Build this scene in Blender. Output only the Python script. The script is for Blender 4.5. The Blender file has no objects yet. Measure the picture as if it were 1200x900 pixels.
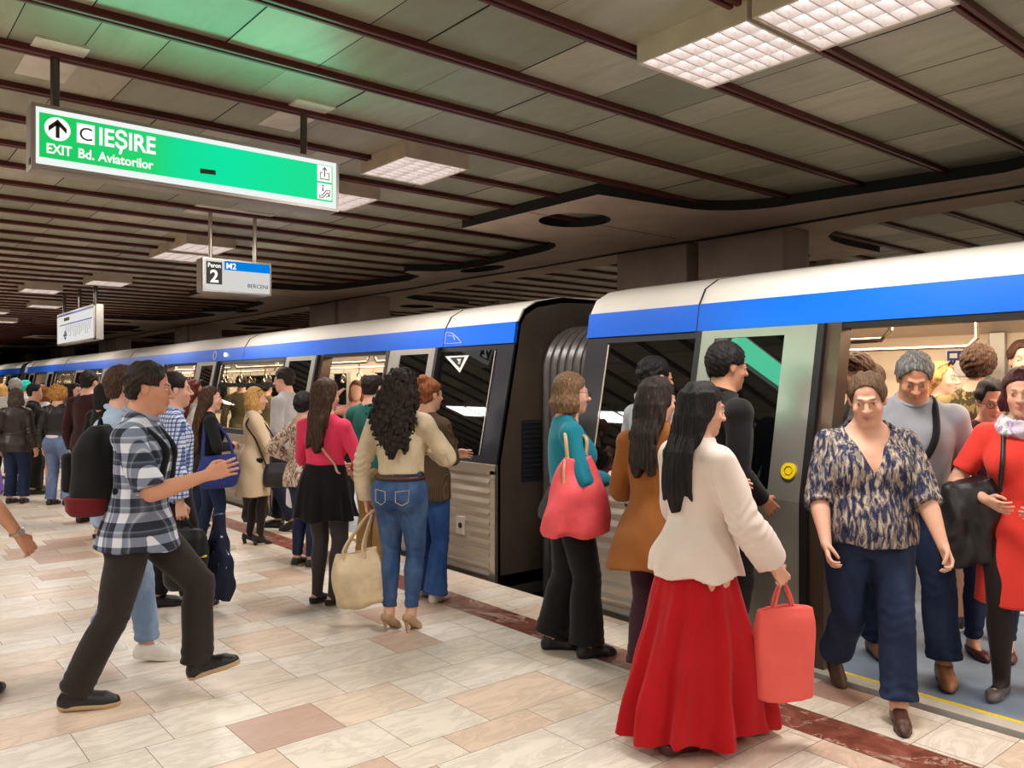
import bpy, bmesh, math, random
import numpy as np
from mathutils import Vector, Matrix

SC = bpy.context.scene
COL = SC.collection

# ------------------------------------------------------------------ camera, world, exposure
EYE = 1.62
FOC = 962.0                      # focal length in pixels of the 1200 px wide frame
FX, FY = 0.6395, 0.7688          # camera heading on the ground plan
RX, RY = 0.7688, -0.6395         # its right-hand direction
cam_d = bpy.data.cameras.new('camera')
cam = bpy.data.objects.new('camera', cam_d)
COL.objects.link(cam)
cam.location = (0, 0, EYE)
cam.rotation_euler = (math.pi / 2, 0, -math.atan2(FX, FY))
cam_d.sensor_width = 36.0
cam_d.lens = FOC / 1200 * 36.0
cam_d.shift_y = 2.0 / 1200
cam_d.clip_start = 0.05
cam_d.clip_end = 200
SC.camera = cam

SC.view_settings.view_transform = 'Standard'
SC.view_settings.look = 'None'
SC.view_settings.gamma = 1.0
SC.view_settings.use_curve_mapping = False
SC.view_settings.exposure = 0.0

LAMP = 37.0                      # watts of each platform luminaire
LAMP_COL = (1.0, 0.935, 0.875)
TRAIN_LAMP = 340.0               # watts of each light strip in a car ceiling
TRAIN_COL = (1.0, 0.80, 0.60)

w = bpy.data.worlds.new('world')
SC.world = w
w.use_nodes = True
w.node_tree.nodes['Background'].inputs[0].default_value = (0.9, 0.8, 0.7, 1)
w.node_tree.nodes['Background'].inputs[1].default_value = 0.05

SC.cycles.max_bounces = 8
SC.cycles.diffuse_bounces = 4
SC.cycles.glossy_bounces = 4
SC.cycles.transmission_bounces = 4
SC.cycles.transparent_max_bounces = 8
SC.cycles.caustics_reflective = False
SC.cycles.caustics_refractive = False
SC.cycles.sample_clamp_indirect = 6.0
SC.cycles.use_denoising = True


def ground(u, d):
    """World x, y of the point at camera depth d that stands in column u of the frame."""
    xc = (u - 600.0) / FOC * d
    return (xc * RX + d * FX, xc * RY + d * FY)


# ------------------------------------------------------------------ materials
MATS = {}


def sl(c):
    """sRGB 0-255 triple to linear."""
    o = []
    for x in c:
        x = x / 255.0
        o.append(x / 12.92 if x <= 0.04045 else ((x + 0.055) / 1.055) ** 2.4)
    return (o[0], o[1], o[2], 1.0)


class NT:
    """Small wrapper to write node trees in a line or two."""

    def __init__(self, name):
        self.m = bpy.data.materials.new(name)
        self.m.use_nodes = True
        self.t = self.m.node_tree
        self.b = self.t.nodes['Principled BSDF']
        self.out = self.t.nodes['Material Output']

    def n(self, typ, **kw):
        nd = self.t.nodes.new(typ)
        for k, v in kw.items():
            setattr(nd, k, v)
        return nd

    def l(self, a, b):
        self.t.links.new(a, b)

    def obj(self, scale=(1, 1, 1), kind='Object'):
        tc = self.n('ShaderNodeTexCoord')
        mp = self.n('ShaderNodeMapping')
        mp.inputs['Scale'].default_value = scale
        self.l(tc.outputs[kind], mp.inputs[0])
        return mp.outputs[0]

    def noise(self, vec, scale, detail=3, rough=0.5, dist=0.0):
        nd = self.n('ShaderNodeTexNoise')
        nd.inputs['Scale'].default_value = scale
        nd.inputs['Detail'].default_value = detail
        nd.inputs['Roughness'].default_value = rough
        nd.inputs['Distortion'].default_value = dist
        if vec is not None:
            self.l(vec, nd.inputs['Vector'])
        return nd.outputs['Fac']

    def ramp(self, fac, stops, interp='LINEAR'):
        r = self.n('ShaderNodeValToRGB')
        r.color_ramp.interpolation = interp
        el = r.color_ramp.elements
        while len(el) < len(stops):
            el.new(0.5)
        for e, (p, c) in zip(el, stops):
            e.position = p
            e.color = c if len(c) == 4 else (*c, 1)
        self.l(fac, r.inputs[0])
        return r.outputs[0]

    def mix(self, fac, a, b, blend='MIX'):
        m = self.n('ShaderNodeMix', data_type='RGBA', blend_type=blend)
        for val, sock in ((fac, m.inputs[0]), (a, m.inputs[6]), (b, m.inputs[7])):
            if hasattr(val, 'is_output'):
                self.l(val, sock)
            else:
                sock.default_value = val
        return m.outputs[2]

    def math(self, op, a, b=0.0):
        m = self.n('ShaderNodeMath', operation=op)
        for val, sock in ((a, m.inputs[0]), (b, m.inputs[1])):
            if hasattr(val, 'is_output'):
                self.l(val, sock)
            else:
                sock.default_value = val
        return m.outputs[0]

    def bump(self, h, strength=0.3, dist=0.01):
        b = self.n('ShaderNodeBump')
        b.inputs['Strength'].default_value = strength
        b.inputs['Distance'].default_value = dist
        self.l(h, b.inputs['Height'])
        self.l(b.outputs[0], self.b.inputs['Normal'])

    def base(self, c):
        if hasattr(c, 'is_output'):
            self.l(c, self.b.inputs['Base Color'])
        else:
            self.b.inputs['Base Color'].default_value = c

    def set(self, rough=0.5, metal=0.0, spec=0.5):
        self.b.inputs['Roughness'].default_value = rough
        self.b.inputs['Metallic'].default_value = metal
        self.b.inputs['Specular IOR Level'].default_value = spec


def plain(name, c, rough=0.5, metal=0.0, spec=0.5, var=0.12, scale=6.0, bump=0.0, bscale=60.0, stretch=(1, 1, 1)):
    """A painted, metal or plastic surface with slight wear in its tone."""
    if name in MATS:
        return MATS[name]
    t = NT(name)
    v = t.obj(stretch)
    f = t.noise(v, scale, 4)
    c = sl(c)
    lo = tuple(x * (1 - var) for x in c[:3]) + (1,)
    hi = tuple(min(1, x * (1 + var)) for x in c[:3]) + (1,)
    t.base(t.ramp(f, [(0.3, lo), (0.7, hi)]))
    t.set(rough, metal, spec)
    if bump:
        t.bump(t.noise(v, bscale, 2), bump, 0.004)
    MATS[name] = t.m
    return t.m


def emit(name, c, strength):
    if name in MATS:
        return MATS[name]
    t = NT(name)
    e = t.n('ShaderNodeEmission')
    e.inputs[0].default_value = (*c[:3], 1)
    e.inputs[1].default_value = strength
    t.l(e.outputs[0], t.out.inputs[0])
    MATS[name] = t.m
    return t.m


# ------------------------------------------------------------------ mesh building
class MB:
    """Collects boxes, strips and tubes; build() links them as one mesh object."""

    def __init__(self):
        self.v, self.f, self.mi = [], [], []
        self.cur = 0

    def add(self, vs, fs):
        o = len(self.v)
        self.v += [tuple(p) for p in vs]
        self.f += [tuple(i + o for i in f) for f in fs]
        self.mi += [self.cur] * len(fs)
        return self

    def box(self, x0, x1, y0, y1, z0, z1):
        vs = [(x, y, z) for x in (x0, x1) for y in (y0, y1) for z in (z0, z1)]
        return self.add(vs, [(0, 1, 3, 2), (4, 6, 7, 5), (0, 4, 5, 1), (2, 3, 7, 6), (0, 2, 6, 4), (1, 5, 7, 3)])

    def bbox(self, x0, x1, y0, y1, z0, z1, b=0.006):
        """Box with bevelled edges."""
        bm = bmesh.new()
        bmesh.ops.create_cube(bm, size=1)
        for v in bm.verts:
            v.co = Vector(((x0 + x1) / 2 + v.co.x * (x1 - x0), (y0 + y1) / 2 + v.co.y * (y1 - y0), (z0 + z1) / 2 + v.co.z * (z1 - z0)))
        bmesh.ops.bevel(bm, geom=bm.edges[:], offset=b, segments=2, profile=0.5, affect='EDGES')
        bm.verts.index_update()
        self.add([v.co[:] for v in bm.verts], [[v.index for v in f.verts] for f in bm.faces])
        bm.free()
        return self

    def tube(self, pts, r, n=8, closed=False, rs=None, flat=None):
        """Tube along points. flat=(axis vector, factor) squashes the section along that axis."""
        P = [Vector(p) for p in pts]
        m = len(P)
        vs, fs = [], []
        prev = None
        for i, p in enumerate(P):
            if closed:
                t = P[(i + 1) % m] - P[i - 1]
            else:
                t = P[min(i + 1, m - 1)] - P[max(i - 1, 0)]
            t.normalize()
            if prev is None:
                a = Vector((0, 0, 1)) if abs(t.z) < 0.9 else Vector((1, 0, 0))
                u = t.cross(a).normalized()
            else:
                u = (prev - t * prev.dot(t))
                u = u.normalized() if u.length > 1e-6 else t.orthogonal().normalized()
            prev = u
            w_ = t.cross(u)
            rr = rs[i] if rs else r
            for k in range(n):
                a = 2 * math.pi * k / n
                q = u * math.cos(a) * rr + w_ * math.sin(a) * rr
                if flat:
                    ax = Vector(flat[0]).normalized()
                    q = q - ax * q.dot(ax) * (1 - flat[1])
                vs.append((p + q)[:])
        for i in range(m if closed else m - 1):
            j = (i + 1) % m
            for k in range(n):
                k2 = (k + 1) % n
                fs.append((i * n + k, i * n + k2, j * n + k2, j * n + k))
        if not closed:
            fs.append(tuple(range(n))[::-1])
            fs.append(tuple((m - 1) * n + k for k in range(n)))
        return self.add(vs, fs)

    def strip(self, prof, y0, y1, t=0.02):
        """Profile [(x, z)] swept from y0 to y1, with thickness t towards +x."""
        n = len(prof)
        vs = []
        for y in (y0, y1):
            vs += [(x, y, z) for x, z in prof]
            vs += [(x + t, y, z) for x, z in prof]
        fs = []
        for i in range(n - 1):
            fs.append((i, i + 1, 2 * n + i + 1, 2 * n + i))
            fs.append((n + i, 3 * n + i, 3 * n + i + 1, n + i + 1))
            fs.append((i, n + i, n + i + 1, i + 1))
            fs.append((2 * n + i, 2 * n + i + 1, 3 * n + i + 1, 3 * n + i))
        fs.append((0, 2 * n, 3 * n, n))
        fs.append((n - 1, 2 * n - 1, 4 * n - 1, 3 * n - 1))
        return self.add(vs, fs)

    def extrude_poly(self, pts, y0, y1):
        """Closed outline [(x, z)] extruded along y."""
        n = len(pts)
        vs = [(x, y0, z) for x, z in pts] + [(x, y1, z) for x, z in pts]
        fs = [tuple(range(n)), tuple(range(2 * n - 1, n - 1, -1))]
        fs += [(i, n + i, n + (i + 1) % n, (i + 1) % n) for i in range(n)]
        return self.add(vs, fs)

    def disc(self, c, r, axis, th, n=24, r_in=0.0):
        """Disc or ring of thickness th, its face looking along axis."""
        ax = Vector(axis).normalized()
        u = ax.orthogonal().normalized()
        w_ = ax.cross(u)
        c = Vector(c)
        vs = []
        for zz in (0, th):
            for rr in ([r_in] if r_in else []) + [r]:
                for k in range(n):
                    a = 2 * math.pi * k / n
                    vs.append((c + ax * zz + (u * math.cos(a) + w_ * math.sin(a)) * rr)[:])
        fs = []
        if r_in:
            for k in range(n):
                k2 = (k + 1) % n
                fs += [(k, k2, n + k2, n + k), (2 * n + k, 3 * n + k, 3 * n + k2, 2 * n + k2),
                       (n + k, n + k2, 3 * n + k2, 3 * n + k), (k, 2 * n + k, 2 * n + k2, k2)]
        else:
            fs += [tuple(range(n))[::-1], tuple(range(n, 2 * n))]
            for k in range(n):
                k2 = (k + 1) % n
                fs.append((k, k2, n + k2, n + k))
        return self.add(vs, fs)

    def build(self, name, mats, parent=None, smooth=False, fix=True):
        me = bpy.data.meshes.new(name)
        o = Vector(parent_origin(parent))
        me.from_pydata([(p[0] - o.x, p[1] - o.y, p[2] - o.z) for p in self.v], [], self.f)
        mats = mats if isinstance(mats, (list, tuple)) else [mats]
        for m in mats:
            me.materials.append(m)
        if len(mats) > 1:
            me.polygons.foreach_set('material_index', self.mi)
        if fix:
            bm = bmesh.new()
            bm.from_mesh(me)
            bmesh.ops.recalc_face_normals(bm, faces=bm.faces)
            bm.to_mesh(me)
            bm.free()
        if smooth:
            me.polygons.foreach_set('use_smooth', [True] * len(me.polygons))
            me.set_sharp_from_angle(angle=math.radians(40))
        me.update()
        ob = bpy.data.objects.new(name, me)
        COL.objects.link(ob)
        if parent is not None:
            ob.parent = parent
        return ob


def parent_origin(p):
    o = Vector((0, 0, 0))
    while p is not None:
        o += p.location
        p = p.parent
    return o


def thing(name, label, cat, loc=(0, 0, 0), group=None):
    o = bpy.data.objects.new(name, None)
    COL.objects.link(o)
    o.location = loc
    o.empty_display_size = 0.2
    tag(o, label, cat, group)
    return o


def tag(o, label, cat, group=None):
    o['label'] = label
    o['category'] = cat
    if group:
        o['group'] = group
    return o


def struct(o):
    o['kind'] = 'structure'
    return o


def text_mesh(body, size, mat, parent, origin, xdir, updir, name='lettering', align='LEFT', bold=0.0, depth=0.001, width=None):
    """Lettering set on a plane: origin is the lower left (or centre) of the line."""
    cu = bpy.data.curves.new(name, 'FONT')
    cu.body = body
    cu.size = size
    cu.align_x = align
    cu.offset = bold
    cu.extrude = depth
    cu.resolution_u = 3
    ob = bpy.data.objects.new(name, cu)
    COL.objects.link(ob)
    dg = bpy.context.evaluated_depsgraph_get()
    me = bpy.data.meshes.new_from_object(ob.evaluated_get(dg))
    bpy.data.objects.remove(ob)
    x = Vector(xdir).normalized()
    u = Vector(updir).normalized()
    n = x.cross(u)
    o = Vector(origin) - Vector(parent_origin(parent))
    k = 1.0
    if width and len(me.vertices):
        xs = [v.co.x for v in me.vertices]
        k = width / (max(xs) - min(xs))
    for v in me.vertices:
        v.co = o + x * v.co.x * k + u * v.co.y + n * v.co.z
    me.materials.clear()
    me.materials.append(mat)
    me.name = name
    ob = bpy.data.objects.new(name, me)
    COL.objects.link(ob)
    ob.parent = parent
    return ob


# ------------------------------------------------------------------ the setting
rnd = random.Random(7)
CEIL = 3.37
EDGE = 4.2                       # platform edge
SIDE = 4.33                      # side of the train at floor level


def floor_material():
    t = NT('marble_tiles')
    at = t.n('ShaderNodeAttribute', attribute_name='tone')
    sep = t.n('ShaderNodeSeparateColor')
    t.l(at.outputs['Color'], sep.inputs[0])
    v = t.obj()
    add = t.n('ShaderNodeVectorMath', operation='MULTIPLY_ADD')
    t.l(at.outputs['Color'], add.inputs[0])
    add.inputs[1].default_value = (37, 53, 11)
    t.l(v, add.inputs[2])
    rot = t.n('ShaderNodeMapping')
    rot.inputs['Rotation'].default_value = (0, 0, 0.6)
    rot.inputs['Scale'].default_value = (1.0, 3.2, 1)
    t.l(add.outputs[0], rot.inputs[0])
    vein = t.noise(rot.outputs[0], 2.2, 7, 0.62, 1.4)
    veinr = t.ramp(vein, [(0.40, (0, 0, 0)), (0.5, (1, 1, 1)), (0.56, (0.1, 0.1, 0.1)), (0.7, (0, 0, 0))])
    cloud = t.noise(add.outputs[0], 3.0, 5, 0.6)
    col = t.ramp(sep.outputs[0], [(0.0, sl((236, 228, 216))), (0.5, sl((232, 220, 204))), (0.72, sl((226, 206, 184))),
                                  (0.86, sl((226, 198, 174))), (0.95, sl((210, 172, 148))), (1.0, sl((184, 140, 122)))])
    col = t.mix(t.math('MULTIPLY', cloud, 0.30), col, sl((232, 224, 212)))
    col = t.mix(t.math('MULTIPLY', veinr, 0.30), col, sl((158, 140, 120)))
    grime = t.noise(v, 1.1, 6, 0.65)
    col = t.mix(t.math('MULTIPLY', t.ramp(grime, [(0.45, (0, 0, 0)), (0.75, (1, 1, 1))]), 0.15), col, sl((150, 132, 112)))
    t.base(col)
    t.set(0.32, 0, 0.45)
    rr = t.n('ShaderNodeMapRange')
    t.l(grime, rr.inputs[0])
    rr.inputs[3].default_value = 0.24
    rr.inputs[4].default_value = 0.46
    t.l(rr.outputs[0], t.b.inputs['Roughness'])
    return t.m


def stripe_material():
    t = NT('red_marble')
    v = t.obj((1, 0.8, 1))
    f = t.noise(v, 9, 8, 0.7, 0.4)
    col = t.ramp(f, [(0.3, sl((92, 48, 40))), (0.52, sl((132, 74, 60))), (0.7, sl((164, 104, 88)))])
    vn = t.noise(v, 1.6, 5, 0.6, 2.0)
    col = t.mix(t.ramp(vn, [(0.485, (0, 0, 0)), (0.5, (0.8, 0.8, 0.8)), (0.515, (0, 0, 0))]), col, sl((205, 180, 160)))
    t.base(col)
    t.set(0.3)
    return t.m


def tile_rows(x0, x1, y0, y1, stripes):
    """Rows of rectangular slabs of mixed width and length, one quad each."""
    vs, fs, tone = [], [], []
    y = y0
    g = 0.0016
    while y < y1:
        wd = rnd.choice([0.16, 0.22, 0.3, 0.3, 0.38])
        if y > 25:
            wd *= 1.6
        x = x0 - rnd.random() * 0.4
        while x < x1:
            ln = rnd.uniform(0.28, 0.72)
            a, b = max(x, x0), min(x + ln, x1)
            if b - a > 0.02:
                o = len(vs)
                vs += [(a + g, y + g, 0), (b - g, y + g, 0), (b - g, y + wd - g, 0), (a + g, y + wd - g, 0)]
                fs.append((o, o + 1, o + 2, o + 3))
                r = rnd.random() ** 1.15
                tone.append((r, rnd.random(), rnd.random(), 1))
            x += ln
        y += wd
    return vs, fs, tone


def build_floor():
    m = floor_material()
    root = bpy.data.objects.new('floor', None)
    # grout bed is the slab itself
    mb = MB().box(-9, EDGE, -9, 62, -1.2, -0.0015)
    fl = struct(mb.build('floor', plain('grout', (120, 104, 86), 0.8)))
    bpy.data.objects.remove(root)
    for (x0, x1) in ((-5.5, 3.5), (3.756, EDGE)):
        vs, fs, tone = tile_rows(x0, x1, -4.0, 62, None)
        me = bpy.data.meshes.new('floor_tiles')
        me.from_pydata(vs, [], fs)
        ca = me.color_attributes.new('tone', 'FLOAT_COLOR', 'CORNER')
        dat = np.repeat(np.array(tone, dtype=np.float32), 4, axis=0)
        ca.data.foreach_set('color', dat.ravel())
        me.materials.append(m)
        o = bpy.data.objects.new('floor_tiles', me)
        COL.objects.link(o)
        o.parent = fl
    mb = MB()
    y = -3.0
    while y < 62:
        ln = rnd.uniform(0.55, 1.0)
        mb.add([(3.503, y, 0), (3.753, y, 0), (3.753, y + ln - 0.003, 0), (3.503, y + ln - 0.003, 0)], [(0, 1, 2, 3)])
        y += ln
    mb.build('stripe_tiles', stripe_material(), fl)
    # track bed and its walls
    tb = struct(MB().box(EDGE, 16, -9, 62, -1.4, -1.2).build('floor_trackbed', plain('ballast', (44, 38, 34), 0.9, bump=0.8, bscale=25)))
    return fl


build_floor()


def ceiling_material():
    t = NT('ceiling_panels')
    at = t.n('ShaderNodeAttribute', attribute_name='tone')
    sep = t.n('ShaderNodeSeparateColor')
    t.l(at.outputs['Color'], sep.inputs[0])
    v = t.obj()
    col = t.ramp(sep.outputs[0], [(0.0, sl((136, 136, 116))), (0.4, sl((154, 153, 132))), (0.75, sl((170, 166, 146))), (1.0, sl((188, 181, 162)))])
    st = t.noise(t.obj((4, 1, 1)), 1.8, 5, 0.6, 0.6)
    col = t.mix(t.math('MULTIPLY', t.ramp(st, [(0.42, (0, 0, 0)), (0.72, (1, 1, 1))]), 0.45), col, sl((126, 114, 92)))
    t.base(col)
    t.set(0.42, 0.15, 0.5)
    return t.m


RAIL0, RAILP = 2.87, 0.656


def build_ceiling():
    m = ceiling_material()
    back = struct(MB().box(-9, 18, -9, 62, CEIL + 0.004, CEIL + 0.3).build('ceiling', plain('ceiling_void', (26, 22, 20), 0.9)))
    vs, fs, tone = [], [], []
    k0 = int((-6 - RAIL0) / RAILP)
    k = k0
    while RAIL0 + k * RAILP < 60:
        y = RAIL0 + k * RAILP
        x = -6.5 + rnd.random() * 0.4
        while x < 16:
            ln = rnd.choice([0.32, 0.5, 0.56, 0.62])
            dz = rnd.uniform(0, 0.004)
            o = len(vs)
            g = 0.003
            tl = rnd.uniform(-0.004, 0.004)
            vs += [(x + g, y + 0.03, CEIL - dz), (x + ln - g, y + 0.03, CEIL - dz - tl), (x + ln - g, y + RAILP - 0.03, CEIL - dz - tl), (x + g, y + RAILP - 0.03, CEIL - dz)]
            fs.append((o + 3, o + 2, o + 1, o))
            tone.append((rnd.random(), 0, 0, 1))
            x += ln
        k += 1
    me = bpy.data.meshes.new('ceiling_panels')
    me.from_pydata(vs, [], fs)
    ca = me.color_attributes.new('tone', 'FLOAT_COLOR', 'CORNER')
    ca.data.foreach_set('color', np.repeat(np.array(tone, dtype=np.float32), 4, axis=0).ravel())
    me.materials.append(m)
    o = bpy.data.objects.new('ceiling_panels', me)
    COL.objects.link(o)
    o.parent = back
    # double dark red rails between the rows of panels, one object each
    red = plain('rail_red', (84, 34, 28), 0.38, 0.3)
    proto = None
    k = k0
    i = 1
    while RAIL0 + k * RAILP < 58:
        y = RAIL0 + k * RAILP
        if proto is None:
            mb = MB()
            mb.bbox(-7, 16, -0.036, -0.008, CEIL - 0.038, CEIL + 0.002, 0.005)
            mb.bbox(-7, 16, 0.008, 0.036, CEIL - 0.038, CEIL + 0.002, 0.005)
            mb.box(-7, 16, -0.012, 0.012, CEIL - 0.02, CEIL + 0.002)
            proto = mb.build('trim_1', red)
            r = proto
        else:
            r = proto.copy()
            r.name = 'trim_%d' % i
            COL.objects.link(r)
        r.location = (0, y, 0)
        struct(r)
        i += 1
        k += 1


build_ceiling()

# the concrete soffit over the track, with its scalloped edge and round openings
SOF = 3.27


def soffit_outline():
    near, far = [], []
    per = 8.5
    for n in range(-1, 7):
        c = 5.9 + n * per         # centre of a tooth
        a, b = c - 1.05, c + 1.05
        # arrive along the recessed edge, round into the tooth flank
        for q in range(7):        # fillet, concave corner
            an = math.pi / 2 * q / 6
            near.append((6.75 - 0.75 * (1 - math.cos(an)) - 0.0, a - 0.75 + 0.75 * math.sin(an)))
        near += [(5.1, a + 0.12), (5.1, b)]
        for q in range(7):
            an = math.pi / 2 * q / 6
            near.append((6.35 + 0.45 * math.sin(an), b + 0.02 + 0.9 * (1 - math.cos(an))))
        mid = c + per / 2
        near += [(6.95, mid - 0.9), (6.75, mid - 0.35), (6.42, mid - 0.12), (6.42, mid + 0.02), (6.85, mid + 0.25), (7.0, mid + 0.8)]
        for q in range(5):
            an = math.pi / 2 * q / 4
            far.append((8.2 + 0.95 * (1 - math.cos(an)), a - 0.5 + 0.55 * math.sin(an)))
        far += [(10.0, a + 0.05), (10.0, b)]
        for q in range(5):
            an = math.pi / 2 * q / 4
            far.append((9.15 - 0.95 * math.sin(an), b + 0.1 + 0.6 * (1 - math.cos(an))))
        far.append((8.1, mid))
    return near + far[::-1]


def build_soffit():
    cu = bpy.data.curves.new('soffit', 'CURVE')
    cu.dimensions = '2D'
    cu.fill_mode = 'BOTH'
    cu.extrude = 0.06

    def spline(pts):
        s = cu.splines.new('POLY')
        s.points.add(len(pts) - 1)
        for p, (x, y) in zip(s.points, pts):
            p.co = (x, y, 0, 1)
        s.use_cyclic_u = True

    spline(soffit_outline())
    for n in range(-1, 7):
        c = 5.9 + n * 8.5
        for cx, cy, rx, ry in ((5.72, c, 0.36, 0.36), (9.4, c, 0.36, 0.36), (7.1, c + 3.3, 0.2, 0.45)):
            spline([(cx + rx * math.cos(2 * math.pi * q / 40), cy + ry * math.sin(2 * math.pi * q / 40)) for q in range(40)])
    tmp = bpy.data.objects.new('soffit', cu)
    COL.objects.link(tmp)
    dg = bpy.context.evaluated_depsgraph_get()
    me = bpy.data.meshes.new_from_object(tmp.evaluated_get(dg))
    bpy.data.objects.remove(tmp)
    me.materials.clear()
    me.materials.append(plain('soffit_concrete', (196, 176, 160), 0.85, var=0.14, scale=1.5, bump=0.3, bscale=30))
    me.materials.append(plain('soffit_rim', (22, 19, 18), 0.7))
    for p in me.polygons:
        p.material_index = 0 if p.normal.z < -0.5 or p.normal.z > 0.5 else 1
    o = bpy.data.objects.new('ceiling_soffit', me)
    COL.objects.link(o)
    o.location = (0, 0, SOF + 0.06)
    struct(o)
    # seams across each tooth
    for n in range(0, 3):
        c = 5.9 + n * 8.5
        struct(MB().box(5.12, 5.34, c - 0.006, c + 0.006, SOF - 0.002, SOF + 0.004).build('trim_seam', MATS['soffit_rim']))
        struct(MB().box(6.1, 7.3, c - 0.006, c + 0.006, SOF - 0.002, SOF + 0.004).build('trim_seam', MATS['soffit_rim']))
    struct(MB().tube([(7.42, -6 + i * 1.6, SOF - 0.03 - 0.012 * (i % 2)) for i in range(42)], 0.014, 6).build('trim_cable', plain('cable_black', (16, 14, 14), 0.5)))


build_soffit()


def build_columns():
    cm = plain('column_render', (160, 142, 132), 0.8, var=0.16, scale=2.0, bump=0.25, bscale=40)
    for n in range(-1, 6):
        c = 5.85 + n * 8.5
        for dy in (-0.62, 0.62):
            mb = MB().bbox(7.52, 8.02, c + dy - 0.54, c + dy + 0.54, -1.2, SOF + 0.002, 0.02)
            struct(mb.build('column', cm))


build_columns()
# far side of the hall, beyond the second track, and the ends of the tunnel
struct(MB().box(17.6, 18, -9, 62, -1.4, CEIL).build('wall_far', plain('wall_tiles', (206, 196, 180), 0.6)))
struct(MB().box(-9, 18, 61.6, 62, -1.4, CEIL).build('wall_end', plain('wall_dark', (60, 54, 50), 0.8)))
struct(MB().box(-9, 18, -9, -8.6, -1.4, CEIL).build('wall_back', plain('wall_tiles', (206, 196, 180), 0.6)))
struct(MB().box(-9, -8.6, -9, 62, -1.2, CEIL).build('wall_platform', plain('wall_tiles', (206, 196, 180), 0.6)))
struct(MB().box(12.6, 18, -9, 62, -1.4, -0.002).build('floor_opposite', plain('far_floor', (222, 208, 188), 0.5)))

# ------------------------------------------------------------------ luminaires
house = plain('lamp_housing', (196, 180, 160), 0.5)
lampm = emit('lamp_tubes', (1.0, 0.96, 0.95), 2.6)
louv = plain('lamp_louvre', (222, 212, 208), 0.4, 0.0, var=0.02)
lamp_light = bpy.data.lights.new('tube_light', 'AREA')
lamp_light.shape = 'RECTANGLE'
lamp_light.size = 0.53
lamp_light.size_y = 0.61
lamp_light.energy = LAMP
lamp_light.color = LAMP_COL


def build_lamp(loc, label, group):
    r = thing('ceiling_light', label, 'ceiling light', loc, group)
    w_, l_, hgt = 0.57, 0.65, 0.115
    x0, y0, z0 = loc[0] - w_ / 2, loc[1] - l_ / 2, CEIL - hgt
    x1, y1 = x0 + w_, y0 + l_
    mb = MB()
    t = 0.012
    mb.box(x0, x0 + t, y0, y1, z0, CEIL + 0.002).box(x1 - t, x1, y0, y1, z0, CEIL + 0.002)
    mb.box(x0 + t, x1 - t, y0, y0 + t, z0, CEIL + 0.002).box(x0 + t, x1 - t, y1 - t, y1, z0, CEIL + 0.002)
    mb.build('housing', house, r)
    MB().box(x0 + t, x1 - t, y0 + t, y1 - t, z0 + 0.062, z0 + 0.066).build('diffuser', lampm, r)
    mb = MB()
    nx, ny = 4, 8
    for i in range(nx + 1):
        x = x0 + t + (w_ - 2 * t) * i / nx
        mb.extrude_poly([(x - 0.002, z0 + 0.004), (x + 0.002, z0 + 0.004), (x + 0.007, z0 + 0.05), (x - 0.007, z0 + 0.05)], y0 + t, y1 - t)
    for j in range(ny + 1):
        y = y0 + t + (l_ - 2 * t) * j / ny
        o = len(mb.v)
        mb.box(x0 + t, x1 - t, y - 0.004, y + 0.004, z0 + 0.006, z0 + 0.042)
    mb.build('louvre', louv, r)
    lo = bpy.data.objects.new('tube_light', lamp_light)
    COL.objects.link(lo)
    lo.parent = r
    lo.location = (0, 0, z0 - 0.004 - loc[2])
    return r


def copy_tree(o, parent=None):
    c = o.copy()
    COL.objects.link(c)
    if parent is not None:
        c.parent = parent
    for ch in list(o.children):
        copy_tree(ch, c)
    return c


LX = 3.44
lamp_spots = [
    (LX, 1.80, 'square louvred ceiling light cut by the top edge, right one of the nearest pair'),
    (LX, 2.475, 'square louvred ceiling light, left one of the nearest pair above the train'),
    (LX, 5.31, 'single square louvred ceiling light right of the green exit sign'),
    (LX, 6.62, 'ceiling light half hidden behind the right end of the green exit sign'),
    (LX, 9.95, 'louvred ceiling light behind the platform number sign, nearer of two'),
    (LX, 10.75, 'louvred ceiling light above the platform number sign, farther of two'),
    (LX, 14.3, 'ceiling light just above the line map board'),
    (2.82, 16.2, 'ceiling light left of the line map board, upper of two'),
    (LX, 19.3, 'ceiling light left of the line map board, lower of two'),
    (2.82, 21.6, 'small distant ceiling light at the left edge, first beyond the line map board'),
    (LX, 24.6, 'small distant ceiling light at the left edge, second beyond the line map board'),
    (2.82, 28.5, 'small distant ceiling light at the left edge, third beyond the line map board'),
    (LX, 33.5, 'tiny distant ceiling light far down the platform'),
]
lamp0 = None
for x, y, lab in lamp_spots:
    if lamp0 is None:
        lamp0 = build_lamp((x, y, 0), lab, 'louvred ceiling lights')
    else:
        c = copy_tree(lamp0)
        c.location = (x, y, 0)
        c['label'] = lab
# unseen lights added to light the hall: behind the camera and over both platforms
for x, ys in ((LX, (-2.0, -1.3, -5.5)), (-0.9, (-4.5, -1.5, 0.8, 1.5, 4.7, 5.4, 8.8, 9.5, 12.9, 13.6, 17.5, 22, 27, 33)), (-4.5, (-1, 2.5, 6.5, 11)),
              (10.9, (-3, 0.2, 3.2, 6.2, 9.5, 13.5, 18, 23, 29)), (14.2, (1, 5, 9, 14, 20))):
    for y in ys:
        c = copy_tree(lamp0)
        c.location = (x, y, 0)
        c['label'] = 'louvred ceiling light outside the view, added to light the platforms'

for _o in bpy.data.objects:
    if _o.get('label', '').startswith('louvred ceiling light outside'):
        _o['group'] = 'luminaires outside the view'

# ------------------------------------------------------------------ the train
PROF = [(0.0, -0.12), (0.0, 0.95), (0.205, 1.99), (0.235, 2.175), (0.30, 2.285), (0.44, 2.36), (0.75, 2.42), (1.48, 2.45)]
WID = 2.96


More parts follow.
